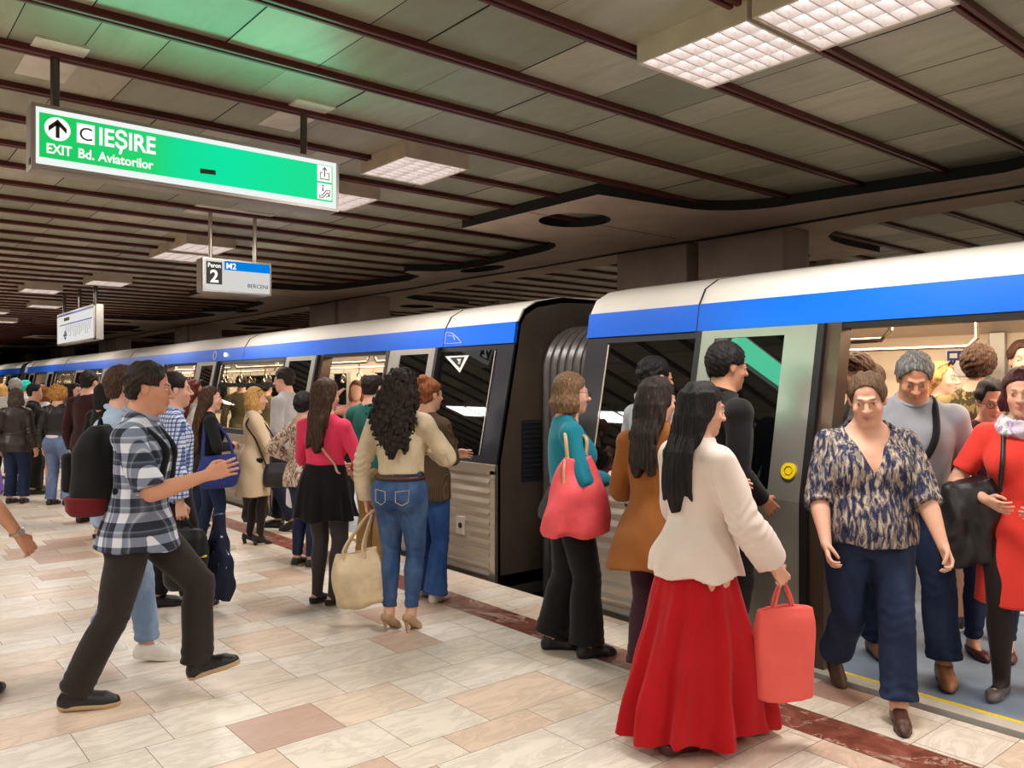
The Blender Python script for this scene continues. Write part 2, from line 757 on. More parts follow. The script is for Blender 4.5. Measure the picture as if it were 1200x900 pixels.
def xin(z):
    for (a, z0), (b, z1) in zip(PROF, PROF[1:]):
        if z <= z1:
            return SIDE + a + (b - a) * (z - z0) / (z1 - z0)
    return SIDE + 1.48


def steel():
    if 'steel' in MATS:
        return MATS['steel']
    t = NT('brushed_steel')
    f = t.noise(t.obj((0.4, 0.4, 60)), 6, 3)
    t.base(t.ramp(f, [(0.3, sl((190, 180, 164))), (0.7, sl((216, 206, 190)))]))
    t.set(0.36, 0.85)
    t.bump(f, 0.06, 0.002)
    MATS['steel'] = t.m
    return t.m


STEEL = steel()
GREY = plain('leaf_metal', (176, 172, 162), 0.36, 0.7, var=0.05)
BLUE = plain('train_blue', (0, 102, 230), 0.28, 0, 0.5, var=0.02)
WHITE = plain('train_white', (226, 220, 212), 0.25, 0, 0.5, var=0.02)
CHAR = plain('train_charcoal', (40, 39, 46), 0.3, 0.2, var=0.06)
BLACKP = plain('end_panel', (84, 72, 62), 0.45, 0.2, var=0.18, scale=2.5)
RUB = plain('black_rubber', (20, 18, 18), 0.5)
POSTM = plain('door_post', (104, 88, 74), 0.3, 0.7, var=0.06)
CREAM = plain('car_cream', (244, 222, 192), 0.45, var=0.03)
CFLOOR = plain('car_floor', (120, 138, 162), 0.45, var=0.12)
SEAT = plain('car_seat', (32, 62, 120), 0.7)
RAILM = plain('grab_rail', (214, 200, 176), 0.2, 0.95, var=0.02)
YEL = plain('button_yellow', (244, 214, 20), 0.4, var=0.02)
STRIPL = emit('car_light', TRAIN_COL, 1.6)
car_lamp = bpy.data.lights.new('strip_light', 'AREA')
car_lamp.shape = 'RECTANGLE'
car_lamp.size, car_lamp.size_y = 0.3, CAR_L - 1.0 if 'CAR_L' in globals() else 22.0
car_lamp.energy = TRAIN_LAMP
car_lamp.color = TRAIN_COL


def dark_glass():
    t = NT('dark_glass')
    t.base(sl((9, 10, 11)))
    t.set(0.02, 0, 0.75)
    return t.m


def clear_glass():
    t = NT('tinted_glass')
    tr = t.n('ShaderNodeBsdfTransparent')
    tr.inputs[0].default_value = (0.82, 0.83, 0.8, 1)
    gl = t.n('ShaderNodeBsdfGlossy')
    gl.inputs[1].default_value = 0.02
    lw = t.n('ShaderNodeLayerWeight')
    mx = t.n('ShaderNodeMixShader')
    t.l(t.math('ADD', t.math('MULTIPLY', t.math('POWER', lw.outputs['Facing'], 5.0), 0.5), 0.03), mx.inputs[0])
    t.l(tr.outputs[0], mx.inputs[1])
    t.l(gl.outputs[0], mx.inputs[2])
    t.l(mx.outputs[0], t.out.inputs[0])
    return t.m


DG, CG = dark_glass(), clear_glass()
OPEN_W, PITCH, LEAD = 1.6, 5.82, 2.0
CAR_L = LEAD * 2 + PITCH * 3 + OPEN_W


def pf(z0, z1, off=0.0):
    """Side profile between two heights, shifted outward by off."""
    zs = [z0] + [z for _, z in PROF if z0 < z < z1] + [z1]
    return [(xin(z) - off, z) for z in zs]


def door_leaf(car, y0, y1, button_at, detail):
    """Sliding leaf hung just outside the side wall; its window set in a metal frame."""
    o = 0.045
    wl, wr = y0 + 0.13, y1 - 0.13
    if button_at is not None:
        if button_at < (y0 + y1) / 2:
            wl = y0 + 0.235
        else:
            wr = y1 - 0.235
    zl, zt = 1.0, 1.93
    mb = MB()
    mb.strip(pf(0.015, zl, o), y0, y1, 0.035)
    mb.strip(pf(zt, 1.985, o), y0, y1, 0.035)
    mb.strip(pf(zl, zt, o), y0, wl, 0.035)
    mb.strip(pf(zl, zt, o), wr, y1, 0.035)
    leaf = mb.build('door_leaf', GREY, car)
    MB().strip(pf(zl - 0.01, zt + 0.01, o - 0.006), wl - 0.01, wr + 0.01, 0.016).build('window', DG, leaf)
    for y in (y0, y1):
        MB().strip(pf(0.015, 1.985, o + 0.003), y - 0.022, y + 0.022, 0.045).build('edge_seal', RUB, leaf)
    if button_at is not None and detail:
        z = 1.12
        x = xin(z) - o
        MB().disc((x, button_at, z), 0.048, (-1, 0, 0.2), 0.014, 32, 0.028).build('button_ring', YEL, leaf, True)
        MB().disc((x, button_at, z), 0.022, (-1, 0, 0.2), 0.012, 24).build('button', YEL, leaf, True)
        MB().disc((x, button_at, z), 0.029, (-1, 0, 0.2), 0.006, 24).build('button_base', RUB, leaf, True)
        mb = MB()
        mb.tube([(SIDE - o - 0.004, button_at + 0.0, 0.42), (SIDE - o - 0.018, button_at, 0.44), (SIDE - o - 0.018, button_at, 0.56), (SIDE - o - 0.004, button_at, 0.58)], 0.008, 8)
        mb.build('handle', STEEL, leaf, True)
    return leaf


def lower_panel(car, y0, y1, detail):
    """Fluted stainless panel under the windows."""
    mb = MB()
    mb.box(SIDE, SIDE + 0.05, y0, y1, -0.12, 0.95)
    mb.bbox(SIDE - 0.012, SIDE + 0.01, y0, y1, 0.86, 0.95, 0.004)
    mb.bbox(SIDE - 0.012, SIDE + 0.01, y0, y1, -0.12, -0.05, 0.004)
    mb.bbox(SIDE - 0.012, SIDE + 0.01, y0, y0 + 0.07, -0.1, 0.9, 0.004)
    mb.bbox(SIDE - 0.012, SIDE + 0.01, y1 - 0.07, y1, -0.1, 0.9, 0.004)
    n = 10
    for i in range(n):
        z = -0.02 + i * 0.088
        mb.extrude_poly([(SIDE + 0.01, z), (SIDE - 0.010, z + 0.006), (SIDE - 0.010, z + 0.02), (SIDE + 0.004, z + 0.07)], y0 + 0.08, y1 - 0.08)
    return mb.build('side_panel', STEEL, car)


def upper_panel(car, y0, y1, w0, w1, clear):
    """Charcoal window band with one pane."""
    zl, zt = 1.02, 1.93
    mb = MB()
    mb.strip(pf(0.95, zl), y0, y1, 0.05)
    mb.strip(pf(zt, 1.99), y0, y1, 0.05)
    mb.strip(pf(zl, zt), y0, w0, 0.05)
    mb.strip(pf(zl, zt), w1, y1, 0.05)
    if clear:
        mb.strip(pf(1.60, 1.66, -0.01), w0, w1, 0.03)
    p = mb.build('window_band', CHAR, car)
    MB().strip(pf(zl - 0.01, zt + 0.01, 0.004), w0 - 0.012, w1 + 0.012, 0.012).build('pane', CG if clear else DG, p)
    for y in (w0, w1):
        MB().strip(pf(zl, zt, 0.008), y - 0.006, y + 0.006, 0.012).build('pane_trim', STEEL, p)


def build_car(ye, dr, label, detail, ends=True):
    car = thing('train_car', label, 'train car', (SIDE + WID / 2, ye + dr * CAR_L / 2, 0), 'metro train cars')

    def Y(a, b):
        p, q = ye + dr * a, ye + dr * b
        return (p, q) if p < q else (q, p)

    y0, y1 = Y(0, CAR_L)
    MB().strip(pf(1.99, 2.175, 0.012), y0, y1, 0.06).build('blue_band', BLUE, car)
    # roof: the white shoulder, over the top and down the far side
    left = [(xin(z), z) for z in (2.175, 2.23, 2.285, 2.33, 2.36, 2.395, 2.42, 2.45)]
    right = [(2 * (SIDE + WID / 2) - x, z) for x, z in left[::-1]]
    outer = left + right
    inner = [(SIDE + WID / 2 + (x - SIDE - WID / 2) * 0.975, z - 0.05) for x, z in outer]
    mb = MB()
    n = len(outer)
    vs = [(x, y, z) for y in (y0, y1) for x, z in outer + inner]
    fs = []
    for i in range(n - 1):
        fs += [(i, i + 1, 2 * n + i + 1, 2 * n + i), (n + i, 3 * n + i, 3 * n + i + 1, n + i + 1), (i, n + i, n + i + 1, i + 1), (2 * n + i, 2 * n + i + 1, 3 * n + i + 1, 3 * n + i)]
    mb.add(vs, fs)
    mb.build('roof', WHITE, car, True)
    seams = MB()
    for s in (1.05, 6.0, 11.8, 17.6, 22.0):
        y = ye + dr * s
        seams.strip(pf(1.99, 2.42, 0.0135), y - 0.004, y + 0.004, 0.01)
    seams.build('roof_seam', RUB, car)
    opens = [LEAD + PITCH * i for i in range(4)]
    segs = [(0, opens[0])] + [(o + OPEN_W, p) for o, p in zip(opens, opens[1:])] + [(opens[-1] + OPEN_W, CAR_L)]
    for i, (a, b) in enumerate(segs):
        p, q = Y(a, b)
        lower_panel(car, p, q, detail)
        if i == 0:
            w_ = Y(a + 0.24, b - 0.86)
        elif i == len(segs) - 1:
            w_ = Y(a + 0.86, b - 0.24)
        else:
            w_ = Y(a + 1.0, b - 1.0)
        upper_panel(car, p, q, w_[0], w_[1], 0 < i < len(segs) - 1)
    for i, a in enumerate(opens):
        b = a + OPEN_W
        # leaves slid open on both sides of the opening
        for s0, s1, bt in ((a - 0.9, a - 0.02, a - 0.125), (b + 0.02, b + 0.9, None)):
            p, q = Y(s0, s1)
            door_leaf(car, p, q, ye + dr * bt if bt is not None else None, detail and i < 2)
        for s in (a + 0.045, b - 0.045):
            y = ye + dr * s
            MB().strip(pf(0.0, 1.99, 0.01), y - 0.045, y + 0.045, 0.12).build('door_post', POSTM, car)
        p, q = Y(a, b)
        MB().box(SIDE - 0.075, SIDE + 0.03, p, q, -0.05, 0.012).build('door_sill', plain('sill', (226, 222, 212), 0.35, 0.3), car)
        MB().box(SIDE + 0.03, SIDE + 0.06, p, q, -0.05, 0.013).build('sill_line', YEL, car)
        MB().box(xin(1.96), xin(1.96) + 0.14, p, q, 1.955, 1.995).build('door_header', RUB, car)
    # inside
    xi0, xi1 = SIDE + 0.06, SIDE + WID - 0.06
    MB().box(SIDE + 0.02, xi1 + 0.05, y0, y1, -0.1, 0.006).build('car_floor', CFLOOR, car)
    MB().add([(xin(1.99) + 0.1, y0, 2.06), (xi0 + 0.6, y0, 2.2), (xi1 - 0.6, y0, 2.2), (xi1, y0, 2.04),
              (xin(1.99) + 0.1, y1, 2.06), (xi0 + 0.6, y1, 2.2), (xi1 - 0.6, y1, 2.2), (xi1, y1, 2.04)],
             [(0, 1, 5, 4), (1, 2, 6, 5), (2, 3, 7, 6)]).build('car_ceiling', CREAM, car)
    # far wall of the car with its windows and closed doors
    mb = MB()
    mb.box(xi1, xi1 + 0.05, y0, y1, 0, 0.95).box(xi1, xi1 + 0.05, y0, y1, 1.85, 2.2)
    far = mb.build('far_wall', CREAM, car)
    for i, (a, b) in enumerate(segs):
        p, q = Y(a, b)
        if b - a > 3:
            for ya, yb in ((p, p + 0.75), (q - 0.75, q)):
                MB().box(xi1, xi1 + 0.05, ya, yb, 0.95, 1.85).build('wall_pier', CREAM, car)
        else:
            MB().box(xi1, xi1 + 0.05, p, q, 0.95, 1.85).build('wall_pier', CREAM, car)
            MB().bbox(xi1 - 0.05, xi1 + 0.01, p - 0.02, p + 0.1, 0.0, 2.05, 0.008).build('wall_post', GREY, car)
        if b - a > 3:
            MB().box(xi1 + 0.02, xi1 + 0.035, p + 0.7, q - 0.7, 0.9, 1.9).build('far_window', DG, car)
            bn = MB().bbox(xi1 - 0.42, xi1 - 0.01, p + 0.5, q - 0.5, 0.38, 0.46, 0.02)
            bn.bbox(xi1 - 0.09, xi1 - 0.01, p + 0.5, q - 0.5, 0.5, 0.9, 0.02)
            bn.box(xi1 - 0.36, xi1 - 0.02, p + 0.55, q - 0.55, 0.0, 0.38)
            bn.build('bench', SEAT, car)
    for a in opens:
        p, q = Y(a, a + OPEN_W)
        d = MB().box(xi1, xi1 + 0.04, p, (p + q) / 2 - 0.01, 0.95, 1.05).box(xi1, xi1 + 0.04, (p + q) / 2 + 0.01, q, 0.95, 1.05)
        d.box(xi1, xi1 + 0.04, p, p + 0.16, 1.0, 1.86).box(xi1, xi1 + 0.04, q - 0.16, q, 1.0, 1.86)
        d.box(xi1, xi1 + 0.04, (p + q) / 2 - 0.16, (p + q) / 2 + 0.16, 1.0, 1.86)
        fd = d.build('far_door', GREY, car)
        MB().box(xi1 + 0.01, xi1 + 0.03, p + 0.1, q - 0.1, 1.0, 1.87).build('far_door_glass', DG, fd)
        # partitions and poles beside the opening
        for s in (a - 0.06, a + OPEN_W + 0.06):
            y = ye + dr * s
            MB().tube([(xi0 + 0.02, y, 0.45), (xi0 + 0.12, y, 0.47), (xi0 + 0.16, y, 0.55), (xi0 + 0.16, y, 1.5), (xi0 + 0.18, y, 1.6), (xi0 + 0.27, y, 1.65), (xi0 + 0.33, y, 1.6), (xi0 + 0.34, y, 1.5), (xi0 + 0.34, y, 0.01)], 0.016, 8).build('grab_pole', RAILM, car, True)
    for x in (xi0 + 1.05, xi1 - 1.05):
        ls = MB().box(x - 0.15, x + 0.15, y0 + 0.5, y1 - 0.5, 2.192, 2.198).build('light_strip', STRIPL, car)
        lo = bpy.data.objects.new('strip_light', car_lamp)
        COL.objects.link(lo)
        lo.parent = car
        lo.location = (x - car.location.x, 0, 2.18)
    spans = [(0.3, LEAD + 0.08)] + [(o + OPEN_W - 0.08, p + 0.08) for o, p in zip(opens, opens[1:])] + [(opens[-1] + OPEN_W - 0.08, CAR_L - 0.3)]
    if dr > 0:
        spans += [(o + 0.2, o + OPEN_W - 0.2) for o in opens]
    for s0, s1 in spans:
        p, q = Y(s0, s1)
        for x in (xi0 + 0.75, xi1 - 0.75):
            mb = MB().tube([(x, p, 2.17), (x, p, 1.97), (x, p + 0.06, 1.91), (x, q - 0.06, 1.91), (x, q, 1.97), (x, q, 2.17)], 0.017, 8)
            hr = mb.build('handrail', RAILM, car, True)
            if detail and dr > 0:
                st = MB()
                for k in range(5):
                    y = p + 0.25 + k * (q - p - 0.5) / 4
                    st.tube([(x, y, 1.91), (x, y, 1.79)], 0.008, 6)
                    st.tube([(x, y + 0.055 * math.sin(2 * math.pi * j / 12), 1.735 + 0.06 * math.cos(2 * math.pi * j / 12)) for j in range(12)], 0.009, 6, True)
                st.build('strap_handles', RAILM, hr, True)
    # dark ends
    for s, nrm in ((0, -dr), (CAR_L, dr)):
        y = ye + dr * s
        a, b = sorted((y, y - nrm * 0.05))
        outl = [(xin(z) + 0.02, z) for z in (-0.2, 0.95, 1.5, 1.99, 2.175, 2.285, 2.36, 2.42)]
        poly = outl + [(2 * (SIDE + WID / 2) - x, z) for x, z in outl[::-1]]
        ep = MB().extrude_poly(poly, a, b).build('end_panel', BLACKP, car)
        if detail and s == 0:
            mb = MB()
            zc, x0, x1 = 1.05, SIDE + 0.30, SIDE + 0.50
            yy = y + nrm * 0.004
            mb.box(x0 - 0.02, x1 + 0.02, min(yy, y), max(yy, y), zc - 0.27, zc + 0.27)
            for k in range(12):
                z = zc - 0.235 + k * 0.042
                mb.add([(x0, yy, z), (x1, yy, z), (x1, yy + nrm * 0.012, z + 0.02), (x0, yy + nrm * 0.012, z + 0.02), (x0, yy, z + 0.03), (x1, yy, z + 0.03)],
                       [(0, 1, 2, 3), (3, 2, 5, 4)])
            mb.build('vent', plain('vent_dark', (30, 34, 40), 0.5), ep)
    # running gear below the floor
    ug = MB().box(SIDE + 0.25, SIDE + WID - 0.25, y0 + 0.4, y1 - 0.4, -0.75, -0.12)
    for s in (2.2, 4.4, CAR_L - 4.4, CAR_L - 2.2):
        ug.disc((SIDE + 0.45, ye + dr * s, -0.8), 0.42, (1, 0, 0), 0.12)
        ug.disc((SIDE + WID - 0.57, ye + dr * s, -0.8), 0.42, (1, 0, 0), 0.12)
    ug.build('running_gear', RUB, car)
    return car


carA = build_car(4.53, -1, 'nearest white and blue metro car, its crowded open door on the right of the picture', True)
carB = build_car(5.42, 1, 'long white and blue metro car left of the black gangway, three or more doors open', True)
carC = build_car(5.42 + CAR_L + 0.9, 1, 'farthest metro car, its end just showing at the left edge', False)

# an inspection cover and marks on car B and A
MB().bbox(SIDE - 0.016, SIDE + 0.01, 5.42 + 0.42, 5.42 + 0.55, 0.3, 0.46, 0.006).build('socket_plate', plain('socket', (196, 192, 184), 0.35, 0.4), carB)
MB().disc((SIDE - 0.016, 5.42 + 0.485, 0.38), 0.025, (-1, 0, 0), 0.006).build('socket', RUB, carB)
for s in (0.02, 6.55, 7.1):
    pass
mk = MB().disc((xin(2.08) - 0.016, 12.1, 2.08), 0.028, (-1, 0, 0.15), 0.02, 16)
mk.build('door_lamp', emit('door_lamp', (1.0, 0.75, 0.45), 5.0), carB)
mk = MB().disc((xin(2.08) - 0.016, 12.55, 2.08), 0.07, (-1, 0, 0.15), 0.006, 24, 0.055)
mk.build('roundel', WHITE, carB)
wm = MB().strip([(xin(z) - 0.016, z) for z in (2.02, 2.15)], 28.0, 28.35, 0.006)
wm.build('number_plate', WHITE, carB)
# the crest sketched on the blue band beside the seam
cr = MB()
ys = 5.42 + 1.03


def bandpt(y, z):
    return (xin(z) - 0.0145, y, z)


cr.tube([bandpt(ys, 2.02), bandpt(ys, 2.13), bandpt(ys - 0.1, 2.12), bandpt(ys - 0.2, 2.07), bandpt(ys - 0.27, 2.02)], 0.003, 5, True)
cr.tube([bandpt(ys - 0.04, 2.1), bandpt(ys - 0.13, 2.09), bandpt(ys - 0.16, 2.05)], 0.0025, 5)
cr.build('crest', WHITE, carB)
# white triangle warning sticker at the top of the end window
tz0, tz1 = 1.74, 1.90
ty = 5.42 + 0.86


def winpt(y, z, o):
    return (xin(z) - o, y, z)


MB().add([winpt(ty + 0.14, tz1, .006), winpt(ty - 0.24, tz1, .006), winpt(ty - 0.14, tz0, .006)], [(0, 1, 2)]).build('warning_sticker', plain('sticker_white', (225, 222, 216), 0.5), carB)
MB().add([winpt(ty + 0.06, tz1 - 0.015, .007), winpt(ty - 0.18, tz1 - 0.015, .007), winpt(ty - 0.13, tz0 + 0.04, .007)], [(0, 1, 2)]).build('warning_mark', RUB, carB)
MB().add([winpt(ty - 0.06, tz1 - 0.03, .008), winpt(ty - 0.13, tz1 - 0.03, .008), winpt(ty - 0.085, tz0 + 0.085, .008), winpt(ty - 0.125, tz0 + 0.08, .008)], [(0, 1, 2, 3)]).build('warning_bolt', MATS['sticker_white'], carB)
# notice on the inside wall of the near car
nt = MB().box(SIDE + WID - 0.075, SIDE + WID - 0.062, 2.72, 2.98, 1.70, 1.93).build('notice', plain('sticker_white', (225, 222, 216), 0.5), carA)
MB().box(SIDE + WID - 0.078, SIDE + WID - 0.074, 2.74, 2.96, 1.83, 1.91).build('notice_block', plain('notice_blue', (40, 48, 120), 0.5), nt)
MB().box(SIDE + WID - 0.080, SIDE + WID - 0.077, 2.88, 2.94, 1.85, 1.89).build('notice_mark', MATS['sticker_white'], nt)
MB().box(SIDE + WID - 0.080, SIDE + WID - 0.077, 2.76, 2.86, 1.86, 1.88).build('notice_mark', MATS['sticker_white'], nt)

# bellows of the gangways
for y0, lab in ((4.53, 'grey ribbed rubber gangway bellows between the two nearest cars'), (5.42 + CAR_L, 'gangway bellows between the two farther cars, mostly hidden')):
    g = thing('gangway_bellows', lab, 'gangway', (SIDE + WID / 2, y0 + 0.45, 0.2), 'gangway bellows')
    bm_ = plain('bellows_rubber', (92, 88, 86), 0.35, 0.25, var=0.15, scale=12)
    n = 9
    for i in range(n):
        y = y0 + 0.062 + i * 0.0955
        x0, x1, z0, z1, rr = SIDE + 0.55, SIDE + WID - 0.55, -0.3, 2.10, 0.36
        pts = [(x0, y, z0), (x0, y, 0.5), (x0, y, 1.2), (x0, y, z1 - rr)]
        pts += [(x0 + rr - rr * math.cos(a), y, z1 - rr + rr * math.sin(a)) for a in [math.pi / 2 * q / 8 for q in range(1, 9)]]
        pts += [(x1 - rr + rr * math.sin(a), y, z1 - rr + rr * math.cos(a)) for a in [math.pi / 2 * q / 8 for q in range(0, 9)]]
        pts += [(x1, y, 1.0), (x1, y, z0)]
        MB().tube(pts, 0.056, 8).build('bellows_fold', bm_, g, True)
    MB().box(SIDE + 0.6, SIDE + WID - 0.6, y0 + 0.004, y0 + 0.88, -0.3, -0.21).build('bellows_floor', RUB, g)

# ------------------------------------------------------------------ hanging signs
ALU = plain('sign_frame', (168, 160, 152), 0.35, 0.6, var=0.04)
POLE = plain('sign_pole', (92, 84, 78), 0.35, 0.7, var=0.06)
E_WHITE = emit('sign_white', (1.0, 0.95, 0.88), 1.25)
E_INK = plain('sign_ink', (42, 34, 30), 0.6)


def green_face():
    t = NT('sign_green')
    v = t.obj()
    sx = t.n('ShaderNodeSeparateXYZ')
    t.l(v, sx.inputs[0])
    mr = t.n('ShaderNodeMapRange')
    t.l(sx.outputs[0], mr.inputs[0])
    mr.inputs[1].default_value = -0.8
    mr.inputs[2].default_value = 0.8
    # two tubes of different age behind the same green film
    c = t.ramp(mr.outputs[0], [(0.0, sl((28, 186, 88))), (0.33, sl((36, 198, 108))), (0.42, sl((20, 206, 142))), (0.6, sl((16, 212, 150))), (1.0, sl((30, 206, 130)))])
    e = t.n('ShaderNodeEmission')
    t.l(c, e.inputs[0])
    e.inputs[1].default_value = 1.2
    t.l(e.outputs[0], t.out.inputs[0])
    return t.m


def frame_box(mb, x0, x1, y0, y1, z0, z1, b=0.022):
    """Open-faced light box: a tray with a rim around its face at y0."""
    mb.bbox(x0, x1, y0 + 0.012, y1, z0, z1, 0.006)
    mb.box(x0, x1, y0, y0 + 0.03, z0, z0 + b).box(x0, x1, y0, y0 + 0.03, z1 - b, z1)
    mb.box(x0, x0 + b, y0, y0 + 0.03, z0 + b, z1 - b).box(x1 - b, x1, y0, y0 + 0.03, z0 + b, z1 - b)
    return mb


def exit_sign():
    Y = 4.76
    x0, x1, z0, z1 = 0.79, 2.515, EYE + 1.115, EYE + 1.442
    r = thing('exit_sign', 'green illuminated hanging exit sign with white arrow and lettering', 'sign', ((x0 + x1) / 2, Y, z0))
    frame_box(MB(), x0, x1, Y, Y + 0.16, z0, z1, 0.018).build('light_box', ALU, r)
    MB().box(x0 + 0.016, x1 - 0.016, Y + 0.004, Y + 0.016, z0 + 0.016, z1 - 0.016).build('border', emit('sign_border', (0.92, 0.98, 0.95), 0.95), r)
    gx0, gx1, gz0, gz1 = x0 + 0.034, x1 - 0.045, z0 + 0.055, z1 - 0.045
    MB().box(gx0, gx1, Y + 0.001, Y + 0.006, gz0, gz1).build('green_panel', green_face(), r)
    f = Y - 0.0005
    X, U = (1, 0, 0), (0, 0, 1)
    # arrow in a disc
    cx, cz = x0 + 0.117, gz1 - 0.072
    MB().disc((cx, Y + 0.0015, cz), 0.060, (0, -1, 0), 0.002, 40).build('arrow_disc', E_WHITE, r)
    a = MB()
    a.box(cx - 0.009, cx + 0.009, f - 0.002, f, cz - 0.046, cz + 0.03)
    for s in (-1, 1):
        a.extrude_poly([(cx, cz + 0.05), (cx, cz + 0.022), (cx + s * 0.042, cz - 0.018), (cx + s * 0.042, cz + 0.008)], f - 0.002, f)
    a.build('arrow', E_INK, r)
    # C in a square
    sx0 = x0 + 0.207
    MB().box(sx0, sx0 + 0.085, f, Y + 0.001, cz - 0.050, cz + 0.052).build('letter_square', E_WHITE, r)
    text_mesh('C', 0.098, E_INK, r, (sx0 + 0.0425, f - 0.001, cz - 0.034), X, U, 'letter', 'CENTER')
    text_mesh('IEȘIRE', 0.130, E_WHITE, r, (x0 + 0.309, f, cz - 0.042), X, U, 'lettering', 'LEFT', 0.0028, width=0.286)
    text_mesh('EXIT', 0.070, E_WHITE, r, (x0 + 0.064, f, gz0 + 0.026), X, U, 'lettering', 'LEFT', 0.0014, width=0.116)
    text_mesh('Bd. Aviatorilor', 0.070, E_WHITE, r, (x0 + 0.211, f, gz0 + 0.026), X, U, 'lettering', 'LEFT', 0.0012, width=0.374)
    # sticker
    MB().add([(x0 + 0.845, f, gz0 + 0.048), (x0 + 0.935, f, gz0 + 0.052), (x0 + 0.933, f, gz0 + 0.079), (x0 + 0.843, f, gz0 + 0.076)], [(0, 1, 2, 3)]).build('sticker', plain('sticker_dark', (20, 60, 44), 0.6), r)
    # pictograms: exit box with arrow, escalator
    px = gx1 - 0.105
    for i, pz in enumerate((gz0 + 0.123, gz0 + 0.01)):
        MB().box(px, px + 0.097, f, Y + 0.001, pz, pz + 0.1).build('pictogram', E_WHITE, r)
    ink = MB()
    pz = gz0 + 0.123
    ft = lambda q: [(px + a_, f - 0.001, pz + b_) for a_, b_ in q]
    ink.tube(ft([(0.035, 0.055), (0.018, 0.055), (0.018, 0.015), (0.08, 0.015), (0.08, 0.055), (0.063, 0.055)]), 0.0035, 6)
    ink.tube(ft([(0.049, 0.03), (0.049, 0.088)]), 0.0035, 6)
    ink.tube(ft([(0.034, 0.07), (0.049, 0.09), (0.064, 0.07)]), 0.0035, 6)
    ink.build('pictogram_exit', E_INK, r)
    ink = MB()
    pz = gz0 + 0.01
    ft = lambda q: [(px + a_, f - 0.001, pz + b_) for a_, b_ in q]
    ink.tube(ft([(0.012, 0.022), (0.03, 0.022), (0.062, 0.06), (0.084, 0.06), (0.084, 0.044), (0.066, 0.044), (0.036, 0.01), (0.012, 0.01)]), 0.0033, 6, True)
    ink.tube(ft([(0.036, 0.05), (0.036, 0.075)]), 0.004, 6)
    ink.disc((px + 0.036, f - 0.002, pz + 0.085), 0.006, (0, -1, 0), 0.002, 12)
    ink.tube(ft([(0.06, 0.015), (0.082, 0.032)]), 0.003, 6)
    ink.tube(ft([(0.07, 0.036), (0.084, 0.034), (0.08, 0.02)]), 0.003, 6)
    ink.build('pictogram_escalator', E_INK, r)
    # extra area lamp added in front of the face to boost its green spill
    gl = bpy.data.lights.new('green_spill', 'AREA')
    gl.shape = 'RECTANGLE'
    gl.size, gl.size_y = gx1 - gx0, gz1 - gz0
    gl.color = (0.16, 1.0, 0.58)
    gl.energy = 9.0
    go = bpy.data.objects.new('green_spill', gl)
    COL.objects.link(go)
    go.parent = r
    go.location = ((gx0 + gx1) / 2 - (x0 + x1) / 2, -0.012, (gz0 + gz1) / 2 - z0)
    go.rotation_euler = (-math.pi / 2, 0, 0)
    # lock plate on the end
    MB().box(x0 - 0.004, x0 + 0.002, Y + 0.03, Y + 0.07, z0 + 0.02, z0 + 0.05).build('lock_plate', POLE, r)
    for x in (0.91, 2.31):
        MB().tube([(x, Y + 0.08, z1 - 0.01), (x, Y + 0.08, CEIL)], 0.022, 14).build('pole', POLE, r, True)
        MB().box(x - 0.12, x + 0.13, Y - 0.1, Y + 0.52, CEIL - 0.012, CEIL + 0.002).build('mounting_plate', plain('mount_plate', (212, 204, 190), 0.5), r)
    return r


exit_sign()


def platform_sign():
    Y = 8.08
    x0, x1, z0, z1 = 2.80, 3.50, EYE + 0.925, EYE + 1.255
    r = thing('platform_sign', 'white hanging platform sign with a big number two and blue strip', 'sign', ((x0 + x1) / 2, Y, z0))
    frame_box(MB(), x0, x1, Y, Y + 0.18, z0, z1, 0.016).build('light_box', ALU, r)
    MB().box(x0 + 0.014, x1 - 0.014, Y + 0.004, Y + 0.016, z0 + 0.014, z1 - 0.014).build('face', emit('sign_face', (0.92, 0.90, 0.86), 0.72), r)
    f = Y + 0.0
    X, U = (1, 0, 0), (0, 0, 1)
    MB().box(x0 + 0.035, x0 + 0.19, f, Y + 0.005, z1 - 0.255, z1 - 0.035).build('number_panel', E_INK, r)
    text_mesh('Peron', 0.062, E_WHITE, r, (x0 + 0.112, f - 0.002, z1 - 0.092), X, U, 'lettering', 'CENTER', 0.001, width=0.125)
    text_mesh('2', 0.17, E_WHITE, r, (x0 + 0.112, f - 0.002, z1 - 0.235), X, U, 'number', 'CENTER', 0.004)
    MB().box(x0 + 0.215, x1 - 0.016, f, Y + 0.005, z1 - 0.105, z1 - 0.016).build('blue_strip', emit('sign_blue', sl((0, 128, 226)), 1.0), r)
    text_mesh('M2', 0.082, E_WHITE, r, (x0 + 0.228, f - 0.002, z1 - 0.092), X, U, 'lettering', 'LEFT', 0.0008)
    text_mesh('BERCENI', 0.056, E_INK, r, (x1 - 0.035, f - 0.001, z0 + 0.065), X, U, 'lettering', 'RIGHT', 0.0)
    for x in (2.905, 3.36):
        MB().tube([(x, Y + 0.09, z1 - 0.01), (x, Y + 0.09, CEIL)], 0.02, 12).build('pole', STEEL, r, True)
    MB().box(2.72, 3.5, Y - 0.1, Y + 0.35, CEIL - 0.012, CEIL + 0.002).build('mounting_plate', MATS['mount_plate'], r)


platform_sign()


